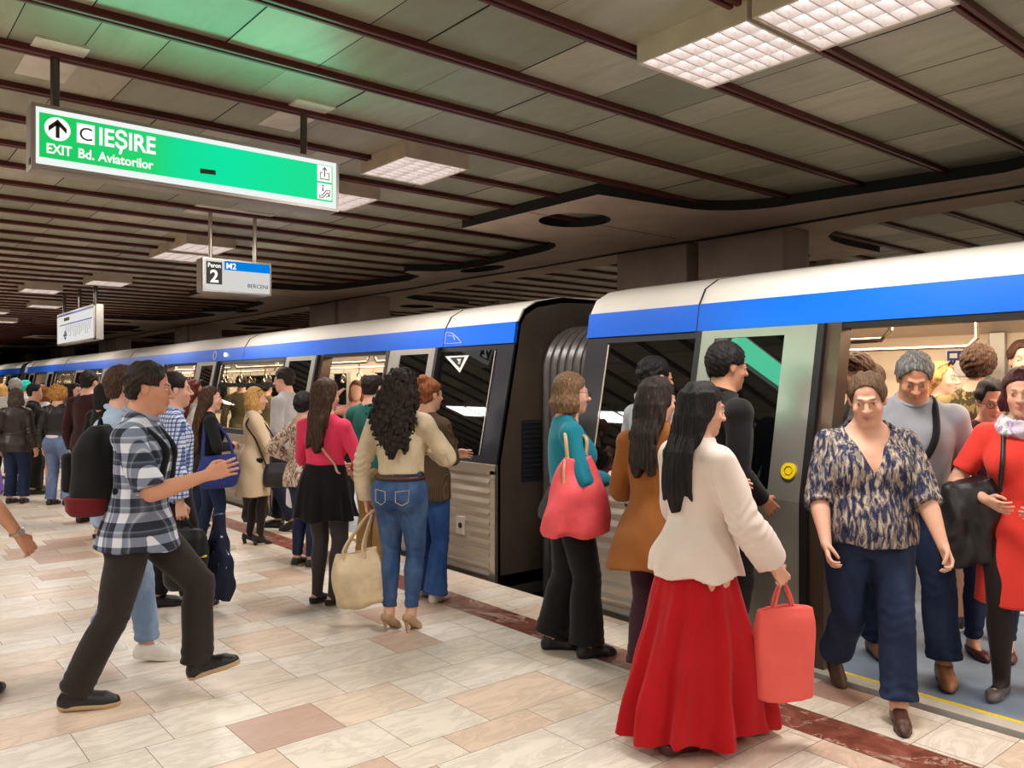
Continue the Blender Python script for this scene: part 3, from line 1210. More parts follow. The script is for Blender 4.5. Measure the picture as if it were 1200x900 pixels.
def map_board():
    X = 3.4
    y0, y1, z0, z1 = 15.0, 17.9, EYE + 0.775, EYE + 1.37
    r = thing('line_map_board', 'white line map board hanging on three poles, seen at a slant', 'sign', (X, (y0 + y1) / 2, z0))
    mb = MB().bbox(X + 0.008, X + 0.15, y0, y1, z0, z1, 0.008)
    mb.box(X, X + 0.03, y0, y1, z0, z0 + 0.03).box(X, X + 0.03, y0, y1, z1 - 0.03, z1)
    mb.box(X, X + 0.03, y0, y0 + 0.03, z0, z1).box(X, X + 0.03, y1 - 0.03, y1, z0, z1)
    mb.build('light_box', ALU, r)
    MB().box(X + 0.002, X + 0.012, y0 + 0.028, y1 - 0.028, z0 + 0.028, z1 - 0.028).build('face', emit('map_face', (0.95, 0.93, 0.9), 0.8), r)
    navy = plain('map_navy', (26, 44, 120), 0.5)
    x = X - 0.001
    MB().box(x, X + 0.003, y0 + 0.05, y1 - 0.05, z1 - 0.06, z1 - 0.03).build('top_strip', navy, r)
    MB().box(x, X + 0.003, y0 + 0.15, y1 - 0.9, z0 + 0.36, z0 + 0.38).build('line', navy, r)
    MB().box(x, X + 0.003, y1 - 0.9, y1 - 0.25, z0 + 0.36, z0 + 0.375).build('line', E_INK, r)
    MB().box(x, X + 0.003, y1 - 1.05, y1 - 0.62, z1 - 0.16, z1 - 0.10).build('title', E_INK, r)
    tx = MB()
    rr = random.Random(3)
    for i in range(14):
        y = y0 + 0.25 + i * 0.145
        n = rr.randint(6, 11)
        for k in range(n):
            tx.box(x, X + 0.003, y + 0.006 * k, y + 0.022 + 0.006 * k, z0 + 0.33 - k * 0.022, z0 + 0.344 - k * 0.022)
    tx.build('station_names', E_INK, r)
    MB().disc((X + 0.003, y1 - 0.72, z0 + 0.17), 0.085, (-1, 0, 0), 0.004, 24, 0.045).build('roundel', navy, r)
    MB().box(x - 0.001, X + 0.002, y1 - 0.86, y1 - 0.58, z0 + 0.155, z0 + 0.185).build('roundel_bar', navy, r)
    for y in (y0 + 0.25, y0 + 1.4, y1 - 0.25):
        MB().tube([(X + 0.08, y, z1 - 0.01), (X + 0.08, y, CEIL)], 0.03, 10).build('pole', POLE, r, True)


map_board()

# ------------------------------------------------------------------ implicit surfaces for people, clothes and bags
f32 = np.float32


class Field:
    def __init__(self, lo, hi, h, refine=()):
        self.ax = []
        for a in range(3):
            c = [lo[a]]
            iv = [(r[1], r[2], r[3]) for r in refine if r[0] == a]
            while c[-1] < hi[a]:
                s = h
                for p, q, hh in iv:
                    if p <= c[-1] <= q:
                        s = min(s, hh)
                c.append(c[-1] + s)
            self.ax.append(np.array(c, dtype=f32))
        self.v = np.full([len(c) for c in self.ax], 0.2, dtype=f32)

    def blk(self, lo, hi):
        s = []
        for a in range(3):
            i = np.searchsorted(self.ax[a], lo[a])
            j = np.searchsorted(self.ax[a], hi[a])
            s.append(slice(max(0, i), max(0, j)))
        g = (self.ax[0][s[0]][:, None, None], self.ax[1][s[1]][None, :, None], self.ax[2][s[2]][None, None, :])
        return tuple(s), g

    def all(self):
        return (slice(None),) * 3, (self.ax[0][:, None, None], self.ax[1][None, :, None], self.ax[2][None, None, :])

    def union(self, fn, k=0.0):
        lo, hi = fn.box
        m = 0.03 + k
        s, g = self.blk(np.asarray(lo) - m, np.asarray(hi) + m)
        a = self.v[s]
        if a.size == 0:
            return self
        d = fn(*g)
        if k > 0:
            hh = np.maximum(k - np.abs(a - d), 0) / k
            self.v[s] = np.minimum(a, d) - hh * hh * (k * 0.25)
        else:
            self.v[s] = np.minimum(a, d)
        return self

    def cut(self, fn, k=0.0, box=None):
        """Remove where fn < 0."""
        s, g = self.blk(*box) if box else self.all()
        a = self.v[s]
        if a.size == 0:
            return self
        d = -fn(*g)
        if k > 0:
            hh = np.maximum(k - np.abs(a - d), 0) / k
            self.v[s] = np.maximum(a, d) + hh * hh * (k * 0.25)
        else:
            self.v[s] = np.maximum(a, d)
        return self

    def disp(self, fn):
        s, g = self.all()
        near = np.abs(self.v) < 0.06
        d = np.broadcast_to(fn(*g), self.v.shape)
        self.v = np.where(near, self.v + d, self.v).astype(f32)
        return self

    def mesh(self, name, mat, parent=None, color=None):
        v = self.v
        v[0], v[-1], v[:, 0], v[:, -1], v[:, :, 0], v[:, :, -1] = [np.maximum(x, 0.01) for x in (v[0], v[-1], v[:, 0], v[:, -1], v[:, :, 0], v[:, :, -1])]
        P, Q = surfnets(v, *self.ax)
        return raw_mesh(name, P, Q, mat, parent, color)


def surfnets(v, xs, ys, zs):
    ins = v < 0
    c = np.zeros([n - 1 for n in v.shape], dtype=np.int8)
    for dx in (0, 1):
        for dy in (0, 1):
            for dz in (0, 1):
                c += ins[dx:v.shape[0] - 1 + dx, dy:v.shape[1] - 1 + dy, dz:v.shape[2] - 1 + dz]
    mixed = (c > 0) & (c < 8)
    I, J, K = np.nonzero(mixed)
    vid = np.full(mixed.shape, -1, dtype=np.int32)
    vid[mixed] = np.arange(len(I))
    cor = {}
    for dx in (0, 1):
        for dy in (0, 1):
            for dz in (0, 1):
                cor[dx, dy, dz] = v[I + dx, J + dy, K + dz]
    X = [xs[I], xs[I + 1]]
    Yy = [ys[J], ys[J + 1]]
    Z = [zs[K], zs[K + 1]]
    acc = np.zeros((len(I), 3), dtype=f32)
    cnt = np.zeros(len(I), dtype=f32)
    for a in range(3):
        for p in (0, 1):
            for q in (0, 1):
                k0 = [p, q]
                k0.insert(a, 0)
                k1 = [p, q]
                k1.insert(a, 1)
                v0, v1 = cor[tuple(k0)], cor[tuple(k1)]
                m = (v0 < 0) != (v1 < 0)
                t = np.where(m, v0 / np.where(m, v0 - v1, 1), 0)
                pos = []
                for b, arr in enumerate((X, Yy, Z)):
                    if b == a:
                        pos.append(arr[0] + t * (arr[1] - arr[0]))
                    else:
                        pos.append(arr[k0[b]])
                pos = np.stack(pos, 1)
                acc += np.where(m[:, None], pos, 0)
                cnt += m
    P = acc / np.maximum(cnt, 1)[:, None]
    quads = []
    n = v.shape
    # x edges
    e = ins[:-1, 1:-1, 1:-1] != ins[1:, 1:-1, 1:-1]
    i, j, k = np.nonzero(e)
    j += 1
    k += 1
    q = np.stack([vid[i, j - 1, k - 1], vid[i, j, k - 1], vid[i, j, k], vid[i, j - 1, k]], 1)
    fl = ins[i, j, k]
    q[~fl] = q[~fl][:, ::-1]
    quads.append(q)
    e = ins[1:-1, :-1, 1:-1] != ins[1:-1, 1:, 1:-1]
    i, j, k = np.nonzero(e)
    i += 1
    k += 1
    q = np.stack([vid[i - 1, j, k - 1], vid[i - 1, j, k], vid[i, j, k], vid[i, j, k - 1]], 1)
    fl = ins[i, j, k]
    q[~fl] = q[~fl][:, ::-1]
    quads.append(q)
    e = ins[1:-1, 1:-1, :-1] != ins[1:-1, 1:-1, 1:]
    i, j, k = np.nonzero(e)
    i += 1
    j += 1
    q = np.stack([vid[i - 1, j - 1, k], vid[i, j - 1, k], vid[i, j, k], vid[i - 1, j, k]], 1)
    fl = ins[i, j, k]
    q[~fl] = q[~fl][:, ::-1]
    quads.append(q)
    return P, np.concatenate(quads)


def raw_mesh(name, P, Q, mat, parent=None, color=None):
    me = bpy.data.meshes.new(name)
    nv, nf = len(P), len(Q)
    me.vertices.add(nv)
    me.vertices.foreach_set('co', np.ascontiguousarray(P, dtype=f32).ravel())
    me.loops.add(nf * 4)
    me.loops.foreach_set('vertex_index', np.ascontiguousarray(Q, dtype=np.int32).ravel())
    me.polygons.add(nf)
    me.polygons.foreach_set('loop_start', np.arange(0, nf * 4, 4, dtype=np.int32))
    me.polygons.foreach_set('use_smooth', np.ones(nf, dtype=bool))
    if color is not None:
        ca = me.color_attributes.new('skin', 'FLOAT_COLOR', 'POINT')
        ca.data.foreach_set('color', np.ascontiguousarray(color, dtype=f32).ravel())
    me.materials.append(mat)
    me.update(calc_edges=True)
    me.validate()
    ob = bpy.data.objects.new(name, me)
    COL.objects.link(ob)
    if parent is not None:
        ob.parent = parent
    return ob


class Fn:
    def __init__(self, f, lo, hi):
        self.f, self.box = f, (np.asarray(lo, float), np.asarray(hi, float))

    def __call__(self, *g):
        return self.f(*g)


def V3(*a):
    return np.array(a, dtype=float)


def unit(v):
    v = np.asarray(v, float)
    return v / max(np.linalg.norm(v), 1e-9)


def chain(pts, rads, squash=None):
    """Tapered limb along a polyline; squash=(axis, factor) thickens it along an axis."""
    pts = [np.asarray(p, float) for p in pts]
    R = max(rads)

    def f(X, Y, Z):
        best = None
        for a, b, r0, r1 in zip(pts, pts[1:], rads, rads[1:]):
            d = b - a
            L2 = max(float(d @ d), 1e-9)
            px, py, pz = X - f32(a[0]), Y - f32(a[1]), Z - f32(a[2])
            t = np.clip((px * f32(d[0]) + py * f32(d[1]) + pz * f32(d[2])) / f32(L2), 0, 1)
            qx, qy, qz = px - t * f32(d[0]), py - t * f32(d[1]), pz - t * f32(d[2])
            dd = np.sqrt(qx * qx + qy * qy + qz * qz) - (f32(r0) + t * f32(r1 - r0))
            best = dd if best is None else np.minimum(best, dd)
        return best
    lo = np.min(pts, axis=0) - R
    hi = np.max(pts, axis=0) + R
    return Fn(f, lo, hi)


def ellip(c, r, R=None):
    """Ellipsoid at c with radii r in the frame R (rows are its axes)."""
    c = np.asarray(c, float)
    r = np.asarray(r, float)
    R = np.eye(3) if R is None else R

    def f(X, Y, Z):
        p = [X - f32(c[0]), Y - f32(c[1]), Z - f32(c[2])]
        q = [(p[0] * f32(R[i][0]) + p[1] * f32(R[i][1]) + p[2] * f32(R[i][2])) / f32(r[i]) for i in range(3)]
        n = np.sqrt(q[0] ** 2 + q[1] ** 2 + q[2] ** 2)
        g = np.sqrt((q[0] / f32(r[0])) ** 2 + (q[1] / f32(r[1])) ** 2 + (q[2] / f32(r[2])) ** 2)
        return n * (n - 1) / np.maximum(g, 1e-6)
    m = float(r.max())
    return Fn(f, c - m, c + m)


def loft(o, R, secs, k=2.0):
    """Stack of elliptic sections along R[2] from o: secs = [(s, a, b, c)], a sideways, b front to back, c shift forward."""
    secs = sorted(secs)
    s_, a_, b_, c_ = [np.array([q[i] for q in secs], dtype=float) for i in range(4)]
    fine = np.linspace(s_[0], s_[-1], 60)

    def smooth(y):
        v = np.interp(fine, s_, y)
        pad = np.pad(v, 2, 'edge')
        return (pad[:-4] + 2 * pad[1:-3] + 3 * pad[2:-2] + 2 * pad[3:-1] + pad[4:]) / 9
    A, B, C = smooth(a_), smooth(b_), smooth(c_)
    o = np.asarray(o, float)

    def f(X, Y, Z):
        p = [X - f32(o[0]), Y - f32(o[1]), Z - f32(o[2])]
        q = [p[0] * f32(R[i][0]) + p[1] * f32(R[i][1]) + p[2] * f32(R[i][2]) for i in range(3)]
        a = np.interp(q[2], fine, A).astype(f32)
        b = np.interp(q[2], fine, B).astype(f32)
        c = np.interp(q[2], fine, C).astype(f32)
        x = q[0] / a
        y = (q[1] - c) / b
        if k == 2.0:
            n = np.sqrt(x * x + y * y)
        else:
            n = (np.abs(x) ** k + np.abs(y) ** k) ** (1.0 / k)
        g = np.sqrt((x / a) ** 2 + (y / b) ** 2) / np.maximum(n, 1e-5)
        d = (n - 1) / np.maximum(g, 1e-5) * np.minimum(1, 1.0)
        d = np.where(n < 0.3, -np.minimum(a, b) * 0.7, d)
        return np.maximum(d, np.maximum(q[2] - f32(s_[-1]), f32(s_[0]) - q[2]))
    m = max(a_.max(), (b_ + np.abs(c_)).max())
    ends = [o + R[2] * s_[0], o + R[2] * s_[-1]]
    return Fn(f, np.min(ends, axis=0) - m, np.max(ends, axis=0) + m)


def rbox(c, half, r, R=None):
    c = np.asarray(c, float)
    R = np.eye(3) if R is None else R

    def f(X, Y, Z):
        p = [X - f32(c[0]), Y - f32(c[1]), Z - f32(c[2])]
        q = [np.abs(p[0] * f32(R[i][0]) + p[1] * f32(R[i][1]) + p[2] * f32(R[i][2])) - f32(half[i] - r) for i in range(3)]
        out = np.sqrt(np.maximum(q[0], 0) ** 2 + np.maximum(q[1], 0) ** 2 + np.maximum(q[2], 0) ** 2)
        return out + np.minimum(np.maximum(np.maximum(q[0], q[1]), q[2]), 0) - f32(r)
    m = float(np.linalg.norm(half))
    return Fn(f, c - m, c + m)


def plane(c, n):
    """Negative on the side the normal points to."""
    c = np.asarray(c, float)
    n = unit(n)
    return lambda X, Y, Z: -((X - f32(c[0])) * f32(n[0]) + (Y - f32(c[1])) * f32(n[1]) + (Z - f32(c[2])) * f32(n[2]))


def folds(seed, amp, freq=22.0, stretch=(1, 1, 1), n=6):
    """Soft irregular creases."""
    r = np.random.RandomState(seed)
    ks = r.normal(size=(n, 3)) * freq * np.asarray(stretch)
    ph = r.uniform(0, 6.28, n)

    def f(X, Y, Z):
        o = 0
        w1 = np.sin(X * f32(9) + Y * f32(7) + f32(ph[0])) * f32(0.8) + np.sin(Z * f32(11) + f32(ph[1])) * f32(0.6)
        for kk, p in zip(ks, ph):
            o = o + np.sin(X * f32(kk[0]) + Y * f32(kk[1]) + Z * f32(kk[2]) + f32(p) + w1)
        return o * f32(amp / math.sqrt(n))
    return f


def ik(a, c, l1, l2, pole):
    a, c = np.asarray(a, float), np.asarray(c, float)
    d = c - a
    L = np.linalg.norm(d)
    mx = (l1 + l2) * 0.998
    if L > mx:
        c = a + d / L * mx
        d = c - a
        L = mx
    u = d / L
    x = (l1 * l1 - l2 * l2 + L * L) / (2 * L)
    hh = math.sqrt(max(l1 * l1 - x * x, 0))
    p = np.asarray(pole, float)
    p = p - u * (p @ u)
    p = unit(p)
    return a + u * x + p * hh, c


def frame(fwd, up):
    u = unit(up)
    f = np.asarray(fwd, float)
    f = unit(f - u * (f @ u))
    return np.array([np.cross(f, u), f, u])


# ------------------------------------------------------------------ cloth, skin and hair materials
def skin_mat():
    t = NT('skin')
    at = t.n('ShaderNodeAttribute', attribute_name='skin')
    f = t.noise(t.obj(), 30, 4)
    c = t.mix(t.math('MULTIPLY', f, 0.25), at.outputs['Color'], (0.55, 0.25, 0.17, 1), 'MIX')
    t.base(c)
    t.set(0.5, 0, 0.35)
    t.b.inputs['Subsurface Weight'].default_value = 0.0
    return t.m


SKIN = skin_mat()


def hair_mat(name, c, c2=None, rough=0.65):
    key = 'hair_' + name
    if key in MATS:
        return MATS[key]
    t = NT(key)
    v = t.obj((1, 1, 0.12))
    f = t.noise(v, 130, 3, 0.6, 0.3)
    a = sl(c)
    b = sl(c2 or tuple(min(255, x * 1.5 + 12) for x in c))
    dk = tuple(x * 0.55 for x in a[:3]) + (1,)
    t.base(t.ramp(f, [(0.32, dk), (0.5, a), (0.7, b)]))
    t.set(rough, 0, 0.22)
    t.bump(f, 0.7, 0.006)
    MATS[key] = t.m
    return t.m


def cloth(name, c, rough=0.85, var=0.15, weave=0.25, scale=5.0, wscale=500.0, spec=0.2):
    key = 'cloth_' + name
    if key in MATS:
        return MATS[key]
    t = NT(key)
    v = t.obj()
    c = sl(c)
    f = t.noise(v, scale, 4)
    lo = tuple(x * (1 - var) for x in c[:3]) + (1,)
    hi = tuple(min(1, x * (1 + var)) for x in c[:3]) + (1,)
    t.base(t.ramp(f, [(0.3, lo), (0.7, hi)]))
    t.set(rough, 0, spec)
    t.b.inputs['Sheen Weight'].default_value = 0.1
    t.bump(t.noise(v, wscale, 2), weave, 0.002)
    MATS[key] = t.m
    return t.m


def leather(name, c, rough=0.38, bump=0.5):
    key = 'leather_' + name
    if key in MATS:
        return MATS[key]
    t = NT(key)
    v = t.obj()
    c = sl(c)
    f = t.noise(v, 7, 5, 0.6)
    t.base(t.ramp(f, [(0.3, tuple(x * 0.75 for x in c[:3]) + (1,)), (0.7, tuple(min(1, x * 1.15) for x in c[:3]) + (1,))]))
    t.set(rough, 0, 0.5)
    t.bump(t.noise(v, 70, 6, 0.65, 0.5), bump, 0.006)
    MATS[key] = t.m
    return t.m


def denim(name, c, fade, amount=0.6):
    key = 'denim_' + name
    if key in MATS:
        return MATS[key]
    t = NT(key)
    v = t.obj()
    f = t.noise(t.obj((1, 1, 0.45)), 7, 5, 0.6)
    g = t.noise(t.obj((1, 1, 0.05)), 420, 2)
    col = t.mix(t.math('MULTIPLY', t.ramp(f, [(0.42, (0, 0, 0)), (0.68, (1, 1, 1))]), amount), sl(c), sl(fade))
    col = t.mix(t.math('MULTIPLY', g, 0.25), col, sl(tuple(min(255, x + 40) for x in c)))
    t.base(col)
    t.set(0.85, 0, 0.15)
    t.bump(g, 0.25, 0.002)
    MATS[key] = t.m
    return t.m


def checked(name, cols, sx, sz, wide=0.5, soft=False):
    """Woven check: bands across and bands down."""
    key = 'check_' + name
    if key in MATS:
        return MATS[key]
    t = NT(key)
    v = t.obj()
    sep = t.n('ShaderNodeSeparateXYZ')
    t.l(v, sep.inputs[0])
    ang = t.math('ADD', sep.outputs[0], t.math('MULTIPLY', sep.outputs[1], 0.9))
    a = t.math('FRACT', t.math('MULTIPLY', ang, sx))
    b = t.math('FRACT', t.math('MULTIPLY', sep.outputs[2], sz))

    def band(q):
        return t.ramp(q, [(0.0, (1, 1, 1)), (wide * 0.9, (1, 1, 1)), (wide, (0, 0, 0)), (wide + 0.16, (0.15, 0.15, 0.15)), (wide + 0.2, (0.6, 0.6, 0.6)), (wide + 0.26, (0, 0, 0)), (1.0, (0, 0, 0))], 'LINEAR' if soft else 'CONSTANT')
    s = t.math('MULTIPLY', t.math('ADD', band(a), band(b)), 0.5)
    t.base(t.ramp(s, [(0.0, sl(cols[0])), (0.5, sl(cols[1])), (1.0, sl(cols[2]))]))
    t.set(0.85, 0, 0.2)
    t.bump(t.noise(v, 400, 2), 0.2, 0.002)
    MATS[key] = t.m
    return t.m


def printed(name, cols, scale=26, stretch=(1, 1, 0.5), rot=0.5, stops=(0.4, 0.5, 0.6)):
    """Blotchy printed fabric."""
    key = 'print_' + name
    if key in MATS:
        return MATS[key]
    t = NT(key)
    tc = t.n('ShaderNodeTexCoord')
    mp = t.n('ShaderNodeMapping')
    mp.inputs['Rotation'].default_value = (0, rot, 0)
    mp.inputs['Scale'].default_value = stretch
    t.l(tc.outputs['Object'], mp.inputs[0])
    f = t.noise(mp.outputs[0], scale, 3, 0.55, 0.6)
    st = [(0.0, sl(cols[0]))] + [(p, sl(c)) for p, c in zip(stops, cols[1:])]
    t.base(t.ramp(f, st, 'CONSTANT'))
    t.set(0.75, 0, 0.25)
    t.bump(t.noise(t.obj(), 400, 2), 0.15, 0.002)
    MATS[key] = t.m
    return t.m


def knitted(name, c):
    key = 'knit_' + name
    if key in MATS:
        return MATS[key]
    t = NT(key)
    v = t.obj()
    wv = t.n('ShaderNodeTexWave', bands_direction='X')
    wv.inputs['Scale'].default_value = 32
    wv.inputs['Distortion'].default_value = 1.5
    t.l(v, wv.inputs[0])
    c = sl(c)
    t.base(t.ramp(wv.outputs[1], [(0.2, tuple(x * 0.6 for x in c[:3]) + (1,)), (0.8, c)]))
    t.set(0.95, 0, 0.1)
    t.bump(wv.outputs[1], 0.8, 0.006)
    MATS[key] = t.m
    return t.m


# ------------------------------------------------------------------ people
TORSO_F = [(.455, .082, .060, -.004), (.49, .099, .074, -.010), (.525, .099, .073, -.010), (.57, .086, .060, -.002), (.615, .073, .053, .004),
           (.66, .076, .056, .004), (.72, .083, .062, .004), (.765, .087, .055, .000), (.79, .079, .046, -.006), (.812, .056, .038, -.010), (.838, .036, .033, -.010)]
TORSO_M = [(.455, .080, .060, -.002), (.49, .092, .068, -.006), (.525, .092, .067, -.006), (.57, .087, .062, .000), (.615, .084, .060, .004),
           (.66, .089, .063, .004), (.72, .100, .068, .004), (.765, .105, .060, .000), (.79, .094, .050, -.006), (.812, .066, .042, -.010), (.838, .041, .037, -.010)]
SKINS = {'fair': (222, 172, 146), 'pale': (228, 182, 158), 'tan': (202, 146, 116), 'olive': (196, 144, 112)}


class Human:
    """A posed figure: local x to its right, y forward, z up; feet on z = 0. All lengths in metres."""

    def __init__(self, H=1.7, sex='f', g=1.0, lean=0.0, roll=0.0, feet=None, hands=None, poles=None, head=(0, 0, 0), heel=0.0,
                 skin='fair', curl=0.45, belly=0.0, twist=0.0, drop=0.0, bust=1.0, far=False, shy=0.0, hsz=1.0):
        self.H, self.sex, self.g, self.far = H, sex, g, far
        self.heel = heel
        self.sk = SKINS[skin]
        h = H - heel * 0.85
        self.h = h
        gl = 1 + (g - 1) * 0.75
        self.gl = gl
        T = TORSO_F if sex == 'f' else TORSO_M
        self.hipx = .052 * h * (1 + (g - 1) * 0.6)
        self.shx = (.098 if sex == 'f' else .116) * h * (1 + (g - 1) * 0.28)
        l1, l2 = .245 * h, .243 * h
        feet = feet or {}
        self.feet = {}
        hz = 9
        px = py = 0.0
        for s in (-1, 1):
            q = dict(x=s * .055 * h * (1 + (g - 1) * 0.5), y=0.0, lift=0.0, yaw=-s * 0.12, pitch=0.0)
            q.update(feet.get(s, {}))
            al = q['pitch']
            if heel:
                al += math.atan2(heel, .125 * h / 1.7)
            # al > 0: heel raised, weight on the ball; al < 0: toe raised
            if al >= 0:
                az = .075 * math.cos(al) + .115 * math.sin(al)
            else:
                az = .075 * math.cos(al) + .045 * math.sin(-al)
            q['al'] = al
            q['ank'] = V3(q['x'], q['y'], az * h / 1.7 + q['lift'])
            self.feet[s] = q
        px = sum(self.feet[s]['ank'][0] for s in (-1, 1)) / 2 * 0.6
        py = sum(self.feet[s]['ank'][1] for s in (-1, 1)) / 2 + shy
        for s in (-1, 1):
            a = self.feet[s]['ank']
            dx = a[0] - (px + s * self.hipx)
            dy = a[1] - py
            r2 = ((l1 + l2) * 0.992) ** 2 - dx * dx - dy * dy
            hz = min(hz, a[2] + math.sqrt(max(r2, 0.01)))
        hz -= drop
        self.o = V3(px, py, hz)
        up = unit(V3(math.sin(roll), math.sin(lean), math.cos(lean)))
        fw = V3(math.sin(-twist) if twist else 0, 1, 0)
        self.R = frame(fw, up)
        Rp = np.eye(3)
        self.Rp = Rp
        self.secs = [((z - .52) * h, a * h * g * (1 + belly * 0.5 * math.exp(-((z - .6) / .06) ** 2)), b * h * g * (1 + belly * math.exp(-((z - .6) / .07) ** 2)),
                      (c + belly * 0.02 * math.exp(-((z - .6) / .07) ** 2)) * h) for z, a, b, c in T]
        # the pelvis stays upright while the chest leans
        self.hip = {}
        self.knee = {}
        self.ank = {}
        for s in (-1, 1):
            self.hip[s] = self.o + V3(s * self.hipx, 0, 0)
            fy = self.feet[s]['yaw']
            kn, an = ik(self.hip[s], self.feet[s]['ank'], l1, l2, V3(math.sin(fy) * 0.6 + s * 0.03, 1, 0.15))
            self.knee[s], self.ank[s] = kn, an
        R = self.R
        self.sh = {s: self.o + R[0] * s * self.shx + R[2] * (.783 - .52) * h + R[1] * (-.008 * h) for s in (-1, 1)}
        self.trap = {s: [self.o + R[2] * (.845 - .52) * h - R[1] * .012 * h, self.sh[s] + R[2] * .002 * h - R[0] * (s * .018 * h)] for s in (-1, 1)}
        hands = hands or {}
        poles = poles or {}
        self.el, self.wr, self.hd = {}, {}, {}
        la, lf = .172 * h, .150 * h
        for s in (-1, 1):
            t = hands.get(s)
            if t is None:
                t = self.sh[s] + V3(s * .045 * h * g, .03 * h, -.31 * h)
            e, w_ = ik(self.sh[s], t, la, lf, poles.get(s, V3(s * 0.5, -1, -0.2)))
            self.el[s], self.wr[s] = e, w_
        self.curl = curl if isinstance(curl, dict) else {-1: curl, 1: curl}
        self.nb = self.o + R[2] * (.828 - .52) * h + R[1] * (-.008 * h)
        hs = h / 1.72 * (0.97 if sex == 'f' else 1.0)
        hs = (hs * 0.7 + 0.3) * 1.05 * hsz
        self.hs = hs
        yaw, pit, rol = head
        hup = unit(R[2] * 0.5 + V3(0, 0, 0.5))
        fwd = unit(V3(math.sin(yaw), math.cos(yaw), -math.sin(pit)))
        u2 = unit(hup + V3(math.sin(yaw), math.cos(yaw), 0) * math.sin(pit) * 1.0 + V3(math.sin(rol), 0, 0))
        self.hR = frame(fwd, u2)
        if abs(pit) > 0:
            f2 = unit(V3(math.sin(yaw) * math.cos(pit), math.cos(yaw) * math.cos(pit), -math.sin(pit)))
            self.hR = frame(u2, f2)  # temporary, re-orthogonalised below
            xx = unit(np.cross(f2, u2))
            self.hR = np.array([xx, f2, np.cross(xx, f2)])
        self.hc = self.nb + hup * (.098 * h) + self.R[1] * (.012 * h) + V3(math.sin(yaw), math.cos(yaw), 0) * (0.012 + 0.06 * math.sin(max(pit, 0))) - V3(0, 0, 0.05 * math.sin(max(pit, 0)))

    # --- pieces of the figure as functions, inflated by off
    def torso(self, off=0.0, z0=.455, z1=.838, flare=0.0, loose=0.0, extra=None):
        h = self.h
        out = []
        wa = max(a for s, a, b, c in self.secs[3:9])
        for s, a, b, c in self.secs:
            z = s / h + .52
            a2, b2 = a + off, b + off
            if loose and .5 < z < .79:
                a2 = a2 * (1 - loose) + max(a2, wa * 0.98 + off) * loose
                b2 = b2 * (1 - loose) + max(b2, .062 * h * self.g + off) * loose
            out.append((s, a2, b2, c))
        lo = (z0 - .52) * h
        if extra:
            zm = (max(q[0] for q in extra) - .52) * h
            out = [q for q in out if q[0] > zm + 0.012] + [((z - .52) * h, a * h, b * h, c * h) for z, a, b, c in extra]
        return loft(self.o, self.R, [q for q in out])

    def torso_bits(self, F, off, k):
        h, R = self.h, self.R
        if self.sex == 'f' :
            for s in (-1, 1):
                F.union(ellip(self.o + R[0] * s * .042 * h * self.g + R[2] * (.705 - .52) * h + R[1] * .040 * h * self.g, V3(.042, .036, .046) * h * self.g + off, R), k)
        for s in (-1, 1):
            F.union(ellip(self.o + V3(s * .045 * h * self.g, -.036 * h * self.g, -.028 * h), V3(.050, .046, .054) * h * self.g + off), k)

    def leg_pts(self, s):
        a, k, n = self.hip[s], self.knee[s], self.ank[s]
        pts = [a, a + (k - a) * .25, a + (k - a) * .6, k, k + (n - k) * .12, k + (n - k) * .32, k + (n - k) * .68, n]
        back = unit(np.cross(np.cross(n - k, V3(0, 1, 0)), n - k))
        if np.linalg.norm(np.cross(n - k, V3(0, 1, 0))) < 1e-6:
            back = V3(0, 1, 0)
        pts[5] = pts[5] - back * .008
        rr = [.057, .053, .043, .0335, .0315, .0335, .025, .0205]
        return pts, [r * self.h * self.gl * (0.97 if self.sex == 'm' and i < 2 else 1) for i, r in enumerate(rr)]

    def leg(self, s, off=0.0, rads=None, n=None):
        pts, rr = self.leg_pts(s)
        rr = rads or [r + off for r in rr]
        if n:
            pts, rr = pts[:n], rr[:n]
        return chain(pts, rr)

    def arm_pts(self, s):
        a, e, w_ = self.sh[s], self.el[s], self.wr[s]
        pts = [a, a + (e - a) * .45, e, e + (w_ - e) * .28, e + (w_ - e) * .7, w_]
        m = 1.12 if self.sex == 'm' else 1.0
        rr = [.0275 * m, .0255 * m, .0212 * m, .0225 * m, .0175 * m, .0135 * m]
        return pts, [r * self.h * (self.gl if i < 4 else self.gl ** 0.5) for i, r in enumerate(rr)]

    def arm(self, s, off=0.0, t=2.0):
        """Arm down to t: 1 at the elbow, 2 at the wrist."""
        pts, rr = self.arm_pts(s)
        return chain(pts, [r + off for r in rr])

    def arm_cut(self, s, t):
        a, e, w_ = self.sh[s], self.el[s], self.wr[s]
        if t <= 1:
            return a + (e - a) * t, e - a
        return e + (w_ - e) * (t - 1), w_ - e

    def hand_frame(self, s):
        fw = unit(self.wr[s] - self.el[s])
        inw = V3(-s, 0.25, 0)
        nb = -(inw - fw * (inw @ fw))          # back of the hand faces outward
        nb = unit(nb)
        th = np.cross(nb, fw) * s              # towards the thumb: forwards for a hanging arm
        if th[1] < 0 and abs(fw[2]) > 0.6:
            th = -th
        return fw, nb, unit(th)

